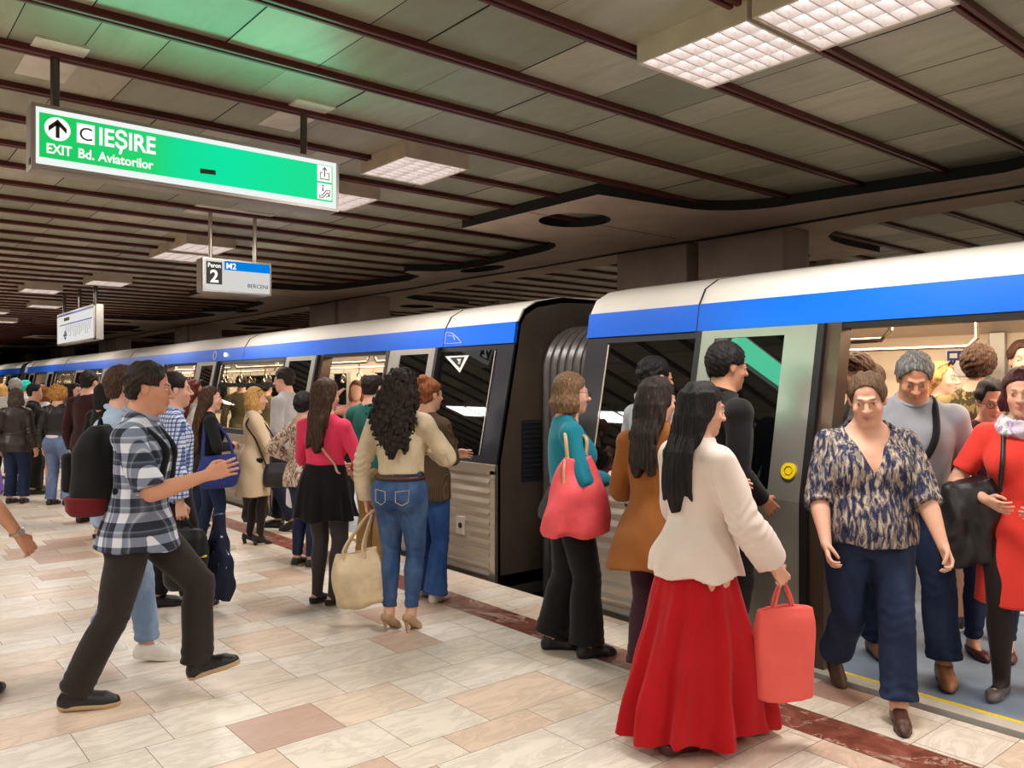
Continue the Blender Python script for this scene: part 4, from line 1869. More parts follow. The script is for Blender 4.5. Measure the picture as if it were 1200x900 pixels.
    def hand_fns(self, s):
        fw, nb, th = self.hand_frame(s)
        k = self.h / 1.72 * (0.95 if self.sex == 'f' else 1.05)
        w_ = self.wr[s]
        P = lambda y, x, z: w_ + (fw * y + th * x + nb * z) * k
        out = []
        palm = [chain([P(-.02, 0, 0), P(.03, x * .8, 0), P(.085, x, 0)], [.016 * k, .0125 * k, .0105 * k]) for x in (.028, .010, -.009, -.026)]
        out += palm
        cu = self.curl[s]
        for x, ln, r, da in ((.029, .072, .0084, .06), (.010, .080, .0088, .015), (-.010, .073, .0083, -.03), (-.028, .056, .0074, -.08)):
            p = P(.086, x, 0)
            ang = cu * 0.55
            d = x * 0
            pts = [p]
            spread = da * (1.6 if cu < 0.6 else 0.8)
            for i, f in enumerate((.46, .30, .24)):
                dr = fw * math.cos(ang) - nb * math.sin(ang) + th * spread
                p = p + unit(dr) * ln * f * k
                pts.append(p)
                ang += cu * (1.0 if i == 0 else 0.8)
            out.append(chain(pts, [r * k, r * .95 * k, r * .87 * k, r * .74 * k]))
        a = P(.018, .022, -.006)
        b = P(.050, .046, -.012 - .01 * cu)
        c = P(.078, .050 - .012 * cu, -.018 - .022 * cu)
        e = P(.098, .046 - .024 * cu, -.022 - .034 * cu)
        out.append(chain([a, b, c, e], [.0135 * k, .0108 * k, .0095 * k, .0078 * k]))
        return out

    def grip(self, s):
        """Point inside the curled fingers."""
        fw, nb, th = self.hand_frame(s)
        k = self.h / 1.72
        return self.wr[s] + (fw * .098 - nb * .028) * k

    def head_pt(self, x, y, z):
        return self.hc + (self.hR[0] * x + self.hR[1] * y + self.hR[2] * z) * self.hs

    def foot_fns(self, s, off=0.0):
        q = self.feet[s]
        al, yw = q['al'], q['yaw']
        fwd = V3(math.sin(yw), math.cos(yw), 0)
        f = fwd * math.cos(al) - V3(0, 0, 1) * math.sin(al)
        u = fwd * math.sin(al) + V3(0, 0, 1) * math.cos(al)
        R = np.array([np.cross(f, u), f, u])
        k = self.h / 1.7 * (0.95 if self.sex == 'f' else 1.06)
        return self.ank[s], R, k

    def bounds(self, m=0.10):
        pts = list(self.hip.values()) + list(self.knee.values()) + list(self.ank.values()) + list(self.el.values()) + list(self.wr.values()) + list(self.sh.values()) + [self.hc]
        for s in (-1, 1):
            fw = unit(self.wr[s] - self.el[s])
            pts.append(self.wr[s] + fw * .12)
            a, R, k = self.foot_fns(s)
            pts += [a + R[1] * .16 - R[2] * .05, a - R[1] * .05]
        pts = np.array(pts)
        lo, hi = pts.min(0) - m, pts.max(0) + m
        wd = max(q[1] for q in self.secs) + 0.08
        lo[0] = min(lo[0], self.o[0] - wd)
        hi[0] = max(hi[0], self.o[0] + wd)
        lo[1] = min(lo[1], self.o[1] - wd * 0.8)
        hi[1] = max(hi[1], self.o[1] + wd * 0.8)
        lo[2] = min(lo[2], -0.02)
        hi[2] = self.hc[2] + .17
        return lo, hi

    def build_body(self, name, bare_feet=True):
        far = self.far
        h = self.h
        base = 0.0125 if far else 0.009
        ref = []
        if not far:
            c = self.hc
            ref += [(2, c[2] - .14, c[2] + .13, .005), (0, c[0] - .09, c[0] + .09, .0055), (1, c[1] - .11, c[1] + .13, .0055)]
            for s in (-1, 1):
                w_ = self.wr[s]
                e = self.wr[s] + unit(self.wr[s] - self.el[s]) * .2
                lo, hi = np.minimum(w_, e) - .045, np.maximum(w_, e) + .045
                for a in range(3):
                    ref.append((a, lo[a], hi[a], .0048))
        lo, hi = self.bounds()
        F = Field(lo, hi, base, ref)
        F.union(self.torso())
        self.torso_bits(F, 0, 0.03)
        for s in (-1, 1):
            F.union(self.leg(s), 0.035)
            F.union(ellip(self.sh[s] + self.R[0] * (-s * .006 * h), V3(.030, .031, .031) * h * (1.1 if self.sex == 'm' else 1) * self.gl ** .5, self.R), 0.03)
            F.union(chain(self.trap[s], [.026 * h, .023 * h]), 0.03)
            F.union(self.arm(s), 0.03)
            a, R, k = self.foot_fns(s)
            k = min(k, h / 1.7) * .95
            F.union(chain([a, a + (-R[1] * .035 - R[2] * .05) * k], [.030 * k, .026 * k]), 0.02)
            F.union(chain([a + (-R[2] * .02) * k, a + (R[1] * .08 - R[2] * .045) * k, a + (R[1] * .15 - R[2] * .058) * k], [.032 * k, .028 * k, .016 * k]), 0.02)
            for fn in self.hand_fns(s)[:4]:
                F.union(fn, 0.014)
            for fn in self.hand_fns(s)[4:]:
                F.union(fn, 0.005)
        # neck and head
        hp = self.head_pt
        hs = self.hs
        nr = .032 * h if self.sex == 'f' else .037 * h
        nr *= self.g ** 0.4
        F.union(chain([self.nb - self.R[2] * .03, hp(0, -.018, -.05)], [nr * 1.15, nr * 0.98]), 0.035)
        HR = self.hR
        fat = self.g ** 0.35
        F.union(ellip(hp(0, -.016, .030), V3(.075, .094, .090) * hs, HR), 0.03)
        F.union(ellip(hp(0, .026, -.045), V3(.057 * fat, .064, .074) * hs, HR), 0.03)
        F.union(ellip(hp(0, .062, -.096), V3(.026 * fat, .024, .021) * hs, HR), 0.025)
        if not far:
            for s in (-1, 1):
                F.union(ellip(hp(s * .036, .058, -.030), V3(.022, .020, .020) * hs * fat, HR), 0.02)
            F.union(chain([hp(-.030, .077, .025), hp(0, .084, .021), hp(.030, .077, .025)], [.010 * hs, .010 * hs, .010 * hs]), 0.012)
            for s in (-1, 1):
                F.cut(ellip(hp(s * .031, .098, .006), V3(.018, .018, .012) * hs, HR), 0.010, (hp(s * .031, .098, .006) - .05, hp(s * .031, .098, .006) + .05))
            F.union(chain([hp(0, .084, .010), hp(0, .104, -.020), hp(0, .108, -.028)], [.0085 * hs, .0105 * hs, .0125 * hs]), 0.010)
            for s in (-1, 1):
                F.union(ellip(hp(s * .012, .094, -.031), V3(.009, .010, .008) * hs, HR), 0.006)
                F.union(ellip(hp(s * .031, .0775, .006), V3(.0125, .0125, .0115) * hs, HR), 0.003)
            F.union(chain([hp(-.023, .080, -.060), hp(0, .092, -.0565), hp(.023, .080, -.060)], [.004 * hs, .0068 * hs, .004 * hs]), 0.006)
            F.union(chain([hp(-.019, .081, -.068), hp(0, .090, -.0695), hp(.019, .081, -.068)], [.004 * hs, .0075 * hs, .004 * hs]), 0.006)
        for s in (-1, 1):
            F.union(ellip(hp(s * .075, -.008, -.004), V3(.010, .019, .031) * hs, HR), 0.008)
        v = F.v
        v[0], v[-1], v[:, 0], v[:, -1], v[:, :, 0], v[:, :, -1] = [np.maximum(x, 0.01) for x in (v[0], v[-1], v[:, 0], v[:, -1], v[:, :, 0], v[:, :, -1])]
        P, Q = surfnets(v, *F.ax)
        col = np.tile(np.array(sl(self.sk), dtype=f32), (len(P), 1))
        if not far:
            q = (P - self.hc) @ HR.T / hs

            def blob(x, y, z, rx, ry, rz):
                return np.exp(-(((q[:, 0] - x) / rx) ** 2 + ((q[:, 1] - y) / ry) ** 2 + ((q[:, 2] - z) / rz) ** 2))

            def paint(w_, c):
                w_ = np.clip(w_, 0, 1)[:, None]
                col[:] = col * (1 - w_) + np.array(sl(c), dtype=f32) * w_
            lip = (176, 92, 84) if self.sex == 'f' else (176, 112, 96)
            paint(blob(0, .09, -.062, .026, .03, .011) * 1.3 * 0.7, lip)
            for s in (-1, 1):
                paint(blob(s * .045, .07, -.025, .025, .04, .025) * .25, (214, 120, 100))
                e = ((q[:, 0] - s * .031) / .0135) ** 2 + ((q[:, 2] - .005) / .0062) ** 2
                fr = q[:, 1] > .07
                paint(np.where(fr & (e < 1.0), 0.9, 0), (228, 220, 212))
                e2 = ((q[:, 0] - s * .031) / .006) ** 2 + ((q[:, 2] - .005) / .006) ** 2
                paint(np.where(fr & (e2 < 1.0), 0.95, 0), (58, 42, 32))
                bz = .0265 - 3.0 * np.maximum(np.abs(q[:, 0] - s * .03) - .006, 0) ** 2
                paint(np.where(fr, np.exp(-((q[:, 2] - bz) / .0045) ** 4) * np.exp(-((q[:, 0] - s * .031) / .02) ** 6), 0) * 0.75, (74, 50, 36))
                le = (np.abs(q[:, 2] - (.0125 - 30 * (q[:, 0] - s * .031) ** 2)) < .0022) & (np.abs(q[:, 0] - s * .031) < .016) & fr
                paint(np.where(le, .8, 0), (60, 40, 32))
        body = raw_mesh(name, P, Q, SKIN, None, col)
        self.body = body
        return body

    # --- garments
    def fold_cut(self, F, s, t):
        c, d = self.arm_cut(s, t)
        d = unit(d)
        m = .09 * self.h * self.gl
        # only the far side of the cut, near the arm
        e = self.wr[s] + unit(self.wr[s] - self.el[s]) * .05
        lo = np.minimum(c, np.minimum(e, self.el[s] if t < 1 else e)) - m
        hi = np.maximum(c, np.maximum(e, self.el[s] if t < 1 else e)) + m
        return c, d

    def sleeve(self, s, off, t, wide=0.0, bunch=0.0, seed=0):
        pts, rr = self.arm_pts(s)
        c, d = self.arm_cut(s, t)
        d = unit(d)
        ts = [0, .45, 1, 1.28, 1.7, 2]
        rads = [r + off + wide * (tt / 2) for r, tt in zip(rr, ts)]
        keep = [i for i in range(6) if ts[i] <= t + .02]
        k_ = keep[-1]
        pts, rads = pts[:k_ + 1], rads[:k_ + 1]
        if t > ts[k_] + .01 and k_ < 5:
            pts = pts + [c + d * .012]
            rads = rads + [rads[-1] + (([r + off + wide * (q / 2) for r, q in zip(self.arm_pts(s)[1], ts)][k_ + 1]) - rads[-1]) * (t - ts[k_]) / (ts[k_ + 1] - ts[k_])]
        base = chain(pts, rads)
        e = self.el[s]
        ph = seed * 1.7

        def f(X, Y, Z):
            v = base(X, Y, Z)
            if bunch:
                da = np.sqrt((X - f32(e[0])) ** 2 + (Y - f32(e[1])) ** 2 + (Z - f32(e[2])) ** 2)
                al = (X - f32(c[0])) * f32(d[0]) + (Y - f32(c[1])) * f32(d[1]) + (Z - f32(c[2])) * f32(d[2])
                v = v + f32(bunch) * np.sin(al * f32(150) + np.sin((X + Y) * f32(40)) * f32(1.5) + f32(ph)) * np.exp(-(da / f32(.11)) ** 2)
            cutd = (X - f32(c[0])) * f32(d[0]) + (Y - f32(c[1])) * f32(d[1]) + (Z - f32(c[2])) * f32(d[2])
            near = np.sqrt((X - f32(c[0])) ** 2 + (Y - f32(c[1])) ** 2 + (Z - f32(c[2])) ** 2)
            if t <= 1.0:
                return np.maximum(v, cutd)
            # past the elbow the upper arm may lie beyond the plane; limit to the forearm part
            dn = unit(self.wr[s] - self.el[s])
            return np.maximum(v, np.where(near < f32(.10 * self.h), cutd, v - 1))
        return Fn(f, *base.box)

    def top(self, name, mat, off=.012, sleeves=1.95, hem=.50, neck='crew', loose=0.0, wide=0.0, fold=.003, flare=None, seed=1, bunch=.003, sleeves_r=None, depth=.0, h=None, coat=False):
        """Shirt, sweater, jacket or coat. flare = [(z, a, b, c)] extra sections below the waist, in heights."""
        hh = self.h
        bunch, fold = min(bunch, off * .4), min(fold, off * .3)
        if flare is None and hem < .54:
            q = self.g
            wm = self.sex == 'm'
            a0 = (.109 if wm else .112) * q + off / hh
            flare = [(.57, a0 * .96, .066 * q + off / hh, -.004), (.52, a0, (.074 if wm else .082) * q + off / hh, -.012), (hem - .04, a0 * 1.01, (.076 if wm else .086) * q + off / hh, -.014)]
        lo, hi = self.bounds(.09)
        lo[2] = self.o[2] + (hem - .52) * hh - .04
        for s in (-1, 1):
            lo[2] = min(lo[2], self.wr[s][2] - .06)
        lo[2] = max(lo[2], 0.005)
        hi[2] = self.hc[2] - .02
        extra = None
        if flare:
            lo[1] -= .1
            hi[1] += .1
            lo[0] -= .06
            hi[0] += .06
            wmin = max(z for z, *_ in flare)
            extra = flare
        F = Field(lo, hi, h or (.011 if self.far else .0085))
        F.union(self.torso(off, loose=loose, extra=extra))
        for s in (-1, 1):
            if self.sex == 'f':
                R = self.R
                F.union(ellip(self.o + R[0] * s * .042 * hh * self.g + R[2] * (.705 - .52) * hh + R[1] * .040 * hh * self.g, V3(.042, .036, .046) * hh * self.g + off, R), .035)
        # trunk hem
        zc = (hem - .52) * hh
        r = np.random.RandomState(seed)
        p1, p2 = r.uniform(0, 6, 2)

        def hemf(X, Y, Z):
            p = [X - f32(self.o[0]), Y - f32(self.o[1]), Z - f32(self.o[2])]
            q = p[0] * f32(self.R[2][0]) + p[1] * f32(self.R[2][1]) + p[2] * f32(self.R[2][2])
            return q - f32(zc) - f32(.006) * np.sin(X * f32(17) + f32(p1)) - f32(.004) * np.sin(Y * f32(23) + f32(p2))
        F.cut(hemf)
        for s in (-1, 1):
            F.union(ellip(self.sh[s] + self.R[0] * (-s * .006 * hh), V3(.030, .031, .031) * hh * (1.1 if self.sex == 'm' else 1) * self.gl ** .5 + off, self.R), .025)
            F.union(chain(self.trap[s], [.026 * hh + off, .023 * hh + off]), .025)
            t = sleeves if (s < 0 or sleeves_r is None) else sleeves_r
            if t > 0.05:
                F.union(self.sleeve(s, off, t, wide, bunch, seed + s), .022)
        # neck opening
        nr = .036 * hh * self.g ** .4
        nb = self.nb
        up = self.R[2]
        F.cut(chain([nb + up * (.012 if neck != 'high' else .05) - self.R[1] * .004, nb + up * .25 + self.R[1] * .03], [nr + .012 + depth, nr + .10]), .01)
        if neck == 'v':
            zv = .12 * hh

            def vf(X, Y, Z):
                p = [X - f32(nb[0]), Y - f32(nb[1]), Z - f32(nb[2])]
                q = [p[0] * f32(self.R[i][0]) + p[1] * f32(self.R[i][1]) + p[2] * f32(self.R[i][2]) for i in range(3)]
                return np.maximum((np.abs(q[0]) - (q[2] + f32(zv)) * f32(.52)) * f32(.88), -q[1] - f32(.0))
            F.cut(vf, .008)
        if coat:
            # front opening: a narrow slot down the middle of the chest
            def slot(X, Y, Z):
                p = [X - f32(nb[0]), Y - f32(nb[1]), Z - f32(nb[2])]
                q = [p[0] * f32(self.R[i][0]) + p[1] * f32(self.R[i][1]) + p[2] * f32(self.R[i][2]) for i in range(3)]
                return np.maximum(np.abs(q[0]) - f32(.018 + 0) - np.maximum(q[2] + f32(.16), 0) * f32(.5), -q[1] + f32(.02))
            F.cut(slot, .006)
        if fold:
            F.disp(folds(seed, fold, 24, (1, 1, .8)))
        return F.mesh(name, mat, self.body)

    def collar(self, mat, r=.015, hgt=.03, up=.0):
        nr = .036 * self.h * self.g ** .4 + .014
        pts = []
        for i in range(20):
            a = 2 * math.pi * i / 20
            p = self.nb + self.R[0] * math.cos(a) * nr + self.R[1] * (math.sin(a) * nr * 1.02 + .002) + self.R[2] * (.034 + up - .024 * math.sin(a))
            pts.append(p)
        mb = MB()
        mb.tube(pts, r, 8, True, flat=((0, 0, 1), 1.0))
        return mb_local(mb, 'collar', mat, self.body)

    def trousers(self, mat, off=.012, end=.96, waist=.60, hemr=None, kneer=None, fold=.003, seed=3, bunch=.004, name='trousers'):
        hh = self.h
        bunch = min(bunch, off * .45)
        fold = min(fold, off * .25)
        lo, hi = self.bounds(.08)
        hi[2] = self.o[2] + (waist - .52) * hh + .03
        hi[0] = max(hi[0] * 0 + self.o[0] + .30 * max(self.g, 1), self.knee[1][0] + .15, self.ank[1][0] + .15)
        lo[0] = min(self.o[0] - .30 * max(self.g, 1), self.knee[-1][0] - .15, self.ank[-1][0] - .15)
        lo[2] = max(lo[2], .004)
        F = Field(lo, hi, .011 if self.far else .0085)
        F.union(loft(self.o, self.Rp, [(s, a + off * .8, b + off * .8, c) for s, a, b, c in self.secs if s < (waist - .52) * hh + .05]))
        for s in (-1, 1):
            F.union(ellip(self.o + V3(s * .045 * hh * self.g, -.036 * hh * self.g, -.028 * hh), V3(.050, .046, .054) * hh * self.g + off * .7), .03)
        F.cut(plane(self.o + V3(0, 0, (waist - .52) * hh), (0, 0, 1)))
        for s in (-1, 1):
            pts, rr = self.leg_pts(s)
            ts = [0, .12, .3, .5, .56, .66, .84, 1.0]
            rads = [r + off * (.7 if i < 2 else 1) for i, r in enumerate(rr)]
            if kneer:
                for i in range(2, 8):
                    w_ = min(1, (ts[i] - .12) / .38)
                    rads[i] = max(rads[i], rads[i] * (1 - w_) + kneer * w_)
            if hemr:
                for i in range(4, 8):
                    w_ = (ts[i] - .5) / .5
                    rads[i] = max(rads[i], (kneer or rads[3]) * (1 - w_) + hemr * w_)
            base = chain(pts, rads)
            k_, n_ = self.knee[s], self.ank[s]
            d = unit(n_ - k_)
            c = k_ + (n_ - k_) * ((end - .5) / .5)
            sd = seed * 2.1 + s

            def f(X, Y, Z, base=base, d=d, c=c, k_=k_, n_=n_, sd=sd):
                v = base(X, Y, Z)
                al = (X - f32(c[0])) * f32(d[0]) + (Y - f32(c[1])) * f32(d[1]) + (Z - f32(c[2])) * f32(d[2])
                if bunch:
                    dk = np.sqrt((X - f32(k_[0])) ** 2 + (Y - f32(k_[1])) ** 2 + (Z - f32(k_[2])) ** 2)
                    wv = np.sin(al * f32(110) + np.sin((X - Y) * f32(35) + f32(sd)) * f32(1.6))
                    v = v + f32(bunch) * wv * (np.exp(-(dk / f32(.10)) ** 2) * f32(.8) + np.exp(-(al / f32(.09)) ** 2))
                return np.maximum(v, np.where(al > -.25, al, v - 1))
            F.union(Fn(f, *base.box), .03)
        if fold:
            F.disp(folds(seed + 11, fold, 20, (1, 1, .6)))
        return F.mesh(name, mat, self.body)

    def tights(self, mat, top=.5):
        lo, hi = self.bounds(.06)
        hi[2] = self.hip[1][2] + .04
        F = Field(lo, hi, .011 if self.far else .008)
        for s in (-1, 1):
            F.union(self.leg(s, .0035), 0)
            a, R, k = self.foot_fns(s)
            F.union(chain([a + (-R[2] * .02) * k, a + (R[1] * .08 - R[2] * .045) * k], [.034 * k, .030 * k]), 0.02)
        return F.mesh('tights', mat, self.body)

    def skirt(self, mat, secs, pleats=0, amp=.0, fold=.004, seed=5, name='skirt', to=None):
        """secs = [(z, half width, half depth, dx, dy)] in metres from the ground up, in figure space."""
        z0, z1 = secs[-1][0], secs[0][0]
        zs = np.array([q[0] for q in secs][::-1])
        A, B, DX, DY = [np.array([q[i] for q in secs][::-1]) for i in (1, 2, 3, 4)]
        mx = max(A.max() + np.abs(DX).max(), B.max() + np.abs(DY).max()) + .06
        lo = V3(self.o[0] - mx, self.o[1] - mx, z0 - .03)
        hi = V3(self.o[0] + mx, self.o[1] + mx, z1 + .03)
        F = Field(lo, hi, .011 if self.far else .0085)
        o = self.o

        def f(X, Y, Z):
            a = np.interp(Z, zs, A).astype(f32)
            b = np.interp(Z, zs, B).astype(f32)
            x = (X - f32(o[0]) - np.interp(Z, zs, DX).astype(f32))
            y = (Y - f32(o[1]) - np.interp(Z, zs, DY).astype(f32))
            th = np.arctan2(y / b, x / a)
            n = np.sqrt((x / a) ** 2 + (y / b) ** 2)
            w_ = np.clip((f32(z1) - Z) / f32(z1 - z0), 0, 1)
            d = (n - 1) * np.minimum(a, b)
            if pleats:
                d = d + f32(amp) * w_ * (np.sin(th * pleats + np.sin(Z * f32(6)) * f32(.7)) + f32(.5) * np.sin(th * (pleats * 1.7) + f32(1.3)))
            return np.maximum(d, np.maximum(Z - f32(z1), f32(z0) - Z + f32(.012) * np.sin(th * f32(5))))
        F.union(Fn(f, lo, hi))
        if fold:
            F.disp(folds(seed, fold, 18, (1, 1, .4)))
        return F.mesh(name, mat, self.body)

    def shoes(self, mat, kind='sneaker', sole=None, h=None):
        for s in (-1, 1):
            a, R, k = self.foot_fns(s)
            P = lambda y, x, z: a + (R[1] * y + R[0] * x + R[2] * z) * k
            lo = np.min([P(-.1, -.07, -.1), P(.24, .07, .1), P(.24, -.07, -.1), P(-.1, .07, .1), P(.24, -.07, .1), P(-.1, .07, -.1)], axis=0) - .02
            hi = np.max([P(-.1, -.07, -.1), P(.24, .07, .1), P(.24, -.07, -.1), P(-.1, .07, .1), P(.24, -.07, .1), P(-.1, .07, -.1)], axis=0) + .02
            hh = h or (.009 if self.far else .0062)
            F = Field(lo, hi, hh)
            S = -.075 / k * (self.h / 1.7)
            pump = kind in ('pump', 'stiletto', 'flat')
            top = {'sneaker': .012, 'shoe': .008, 'boot': .05, 'pump': -.028, 'stiletto': -.030, 'flat': -.03}[kind]
            hgt = {'sneaker': .036, 'shoe': .034, 'boot': .036, 'pump': .026, 'stiletto': .026, 'flat': .026}[kind]
            F.union(ellip(P(-.022, 0, S + .035), V3(.036, .044, .050) * k, R))
            F.union(chain([P(-.025, 0, S + .034), P(.06, 0, S + .034), P(.125, s * -.004, S + hgt * .9), P(.165, s * -.008, S + hgt * .7)], [.034 * k, .037 * k, .041 * k, .030 * k]), .02)
            if kind in ('shoe', 'flat', 'pump', 'stiletto'):
                F.union(chain([P(.12, s * -.004, S + .022), P(.190, s * -.010, S + .017)], [.034 * k, .016 * k]), .02)
            if kind in ('sneaker', 'shoe', 'boot'):
                F.union(chain([P(-.01, 0, S + .06), P(-.008, 0, top)], [.036 * k, .038 * k]), .02)
                F.union(chain([P(.0, 0, S + .07), P(.09, 0, S + .045)], [.034 * k, .028 * k]), .02)
            cut_c = P(0, 0, S + .004)
            F.cut(plane(cut_c, -R[2]))
            F.cut(plane(P(0, 0, max(top, S + .052)), R[2]))
            if pump:
                # low throat over the instep
                F.cut(ellip(P(.045, 0, S + .085), V3(.034, .075, .046) * k, R), .006)
            o = F.mesh('shoe', mat, self.body)
            if sole is not None:
                thick = .024 if kind == 'sneaker' else .013
                G = Field(lo, hi, hh)
                G.union(chain([P(-.03, 0, S + .02), P(.06, 0, S + .02), P(.125, s * -.004, S + .02), P(.165, s * -.008, S + .02)], [.036 * k, .038 * k, .043 * k, .033 * k]))
                if kind in ('shoe',):
                    G.union(chain([P(.12, s * -.004, S + .02), P(.192, s * -.010, S + .02)], [.038 * k, .020 * k]), .01)
                G.cut(plane(P(0, 0, S + .0005), -R[2]))
                G.cut(plane(P(0, 0, S + .0005 + thick), R[2]))
                so = G.mesh('sole', sole, o)
            if kind in ('pump', 'stiletto', 'boot') and self.heel:
                ht = P(-.035, 0, S + .01)
                r0, r1 = (.020, .0055) if kind == 'stiletto' else (.026, .018)
                mb = MB()
                bot = V3(ht[0], ht[1], 0.002)
                bot = bot + (R[1] * V3(1, 1, 0)) * .012
                mb.tube([ht, ht * .6 + bot * .4, bot], r0, 10, rs=[r0, (r0 + r1) * .45, r1])
                mb_local(mb, 'heel', sole or mat, o)
            if kind == 'sneaker' and not self.far and sole is not None:
                mb = MB()
                for i in range(4):
                    y = .075 + i * -.016 + .03
                    z = S + .074 + i * .008 - .008
                    mb.tube([P(y, -.02, z - .006), P(y, 0, z + .002), P(y, .02, z - .006)], .003, 6)
                mb_local(mb, 'laces', sole, o)

    # --- hair
    def hair(self, style, mat, length=.0, seed=1, vol=1.0, bunpos=None, name='hair', part=.0):
        hp, hs, HR, h = self.head_pt, self.hs, self.hR, self.h
        far = self.far
        c = self.hc
        lo = c - .2
        hi = c + .2
        if length:
            lo[2] = min(lo[2], c[2] - length - .1)
            lo[:2] -= .04
            hi[:2] += .04
        F = Field(lo, hi, .0095 if far else .0058)
        cap = ellip(hp(0, -.020, .034), V3(.082, .096, .092) * hs * (1 + .05 * (vol - 1)) + .006 * vol, HR)
        F.union(cap)
        rr = np.random.RandomState(seed)

        def headlocal(X, Y, Z):
            p = [X - f32(c[0]), Y - f32(c[1]), Z - f32(c[2])]
            return [(p[0] * f32(HR[i][0]) + p[1] * f32(HR[i][1]) + p[2] * f32(HR[i][2])) / f32(hs) for i in range(3)]

        # the face window: in front of the ears, below the hairline
        def face(X, Y, Z, zl=.068, yl=.012):
            q = headlocal(X, Y, Z)
            line = f32(zl) - f32(1.6) * np.maximum(np.abs(q[0]) - f32(.035), 0) ** 1 * f32(.55)
            a = q[2] - line
            b = f32(yl) - q[1]
            return np.maximum(a, b) * f32(hs)

        if style in ('short', 'crop', 'balding'):
            F.union(ellip(hp(0, -.055, -.03), V3(.062, .050, .060) * hs, HR), .02)
            F.cut(ellip(hp(0, .088, -.030), V3(.080, .084, .116 if style != 'balding' else .135) * hs, HR), .005)
            # nape and behind the ears
            F.cut(lambda X, Y, Z: (headlocal(X, Y, Z)[2] + f32(.062)) * f32(hs), .006)
            F.cut(lambda X, Y, Z: np.maximum(headlocal(X, Y, Z)[2] - f32(.012), -headlocal(X, Y, Z)[1] - f32(.028)) * f32(hs), .008)
            if style == 'balding':
                F.cut(ellip(hp(0, -.02, .125), V3(.06, .08, .045) * hs, HR), .01)
            F.disp(folds(seed, .0035 if style == 'short' else .0018, 110, (1, 1, .8), 8))
        else:
            face_fn = ellip(hp(0, .088, -.032), V3(.080, .086, .122) * hs, HR)
            if style == 'updo' or style == 'bun':
                F.union(ellip(hp(0, -.05, -.025), V3(.066, .055, .062) * hs, HR), .02)
                F.cut(face_fn, .006)
                F.cut(lambda X, Y, Z: (headlocal(X, Y, Z)[2] + f32(.070)) * f32(hs), .006)
                F.cut(lambda X, Y, Z: np.maximum(headlocal(X, Y, Z)[2] + f32(.016), -headlocal(X, Y, Z)[1] - f32(.010)) * f32(hs), .008)
                b = bunpos or (0, -.085, .085)
                F.union(ellip(hp(*b), V3(.042, .040, .040) * hs * vol, HR), .014)
                F.disp(folds(seed, .0045, 85, (1.2, .35, .6), 8))
            elif style == 'bob':
                ln = length or .14
                secs = [(-ln, .088 * hs * vol, .082 * hs * vol, -.022 * hs), (-ln * .5, .100 * hs * vol, .096 * hs * vol, -.026 * hs), (0, .092 * hs, .098 * hs, -.022 * hs), (.06, .080 * hs, .088 * hs, -.02 * hs)]
                F.union(loft(c, frame(HR[1] * V3(1, 1, 0), unit(HR[2] * .4 + V3(0, 0, .6))), secs), .02)
                F.cut(lambda X, Y, Z: face(X, Y, Z, .066, .026), .012)
                F.disp(folds(seed, .0028, 60, (1, 1, .25), 8))
            elif style in ('long', 'curly', 'wavy'):
                ln = length or .40
                # falls from the crown down the back, keeping outside the shoulders
                bk = unit(-(self.R[1]) * .8 - HR[1] * .2)
                side = unit(np.cross(V3(0, 0, 1), bk))
                Rb = frame(-bk, V3(0, 0, 1))
                lean = self.R[2]
                n = 7
                secs = []
                wv = .094 * hs * vol
                top_pts = []
                for i in range(n):
                    t = i / (n - 1)
                    z = c[2] + .055 - (ln + .055) * t
                    # centre line
                    base = self.hc + HR[1] * (-.035 * hs) if t < .3 else None
                    k = min(1, t / .45)
                    zt = (z - self.o[2])
                    spine = self.o + self.R[2] * zt / max(self.R[2][2], .5)
                    # depth of the back at this height
                    zz = zt / h + .52
                    bd = np.interp(zz, [s / h + .52 for s, *_ in self.secs], [b_ - c_ for s, a_, b_, c_ in self.secs]) if zz < .838 else .03 * h
                    pc = (c + HR[1] * (-.040 * hs)) * (1 - k) + (spine - self.R[1] * (bd + .030)) * k
                    pc[2] = z
                    wd = wv * (1 - .25 * t) if style == 'long' else wv * (1.05 + .25 * math.sin(math.pi * min(1, t * 1.1)) - .35 * t ** 3)
                    dp = (.082 * hs * vol) * (1 - k) + (.034 + .012 * (vol - 1)) * k
                    if style != 'long':
                        dp *= 1.25
                    if i == 0:
                        wd, dp = wd * .55, dp * .55
                    if i == 1:
                        wd, dp = wd * .97, dp * .95
                    top_pts.append((pc, wd, dp))
                zs = np.array([p[2] for p, _, _ in top_pts])[::-1]
                XS = np.array([p[0] for p, _, _ in top_pts])[::-1]
                YS = np.array([p[1] for p, _, _ in top_pts])[::-1]
                WD = np.array([w_ for _, w_, _ in top_pts])[::-1]
                DP = np.array([d_ for _, _, d_ in top_pts])[::-1]
                z_lo, z_hi = zs[0], zs[-1]
                ph = rr.uniform(0, 6.28, 4)

                def f(X, Y, Z):
                    cx, cy = np.interp(Z, zs, XS).astype(f32), np.interp(Z, zs, YS).astype(f32)
                    wd, dp = np.interp(Z, zs, WD).astype(f32), np.interp(Z, zs, DP).astype(f32)
                    u = ((X - cx) * f32(side[0]) + (Y - cy) * f32(side[1]))
                    v = ((X - cx) * f32(bk[0]) + (Y - cy) * f32(bk[1]))
                    n_ = np.sqrt((u / wd) ** 2 + (v / dp) ** 2)
                    d = (n_ - 1) * np.minimum(wd, dp)
                    tip = f32(z_lo) + f32(.03) * np.sin(u * f32(60) + f32(ph[0])) + f32(.5) * np.abs(u)
                    strand = f32(.0025) * np.sin(u * f32(260) + np.sin(Z * f32(14) + u * f32(20)) * f32(1.5))
                    return np.maximum(d + strand, np.maximum(Z - f32(z_hi), tip - Z))
                m = float(max(WD.max(), DP.max())) + .02
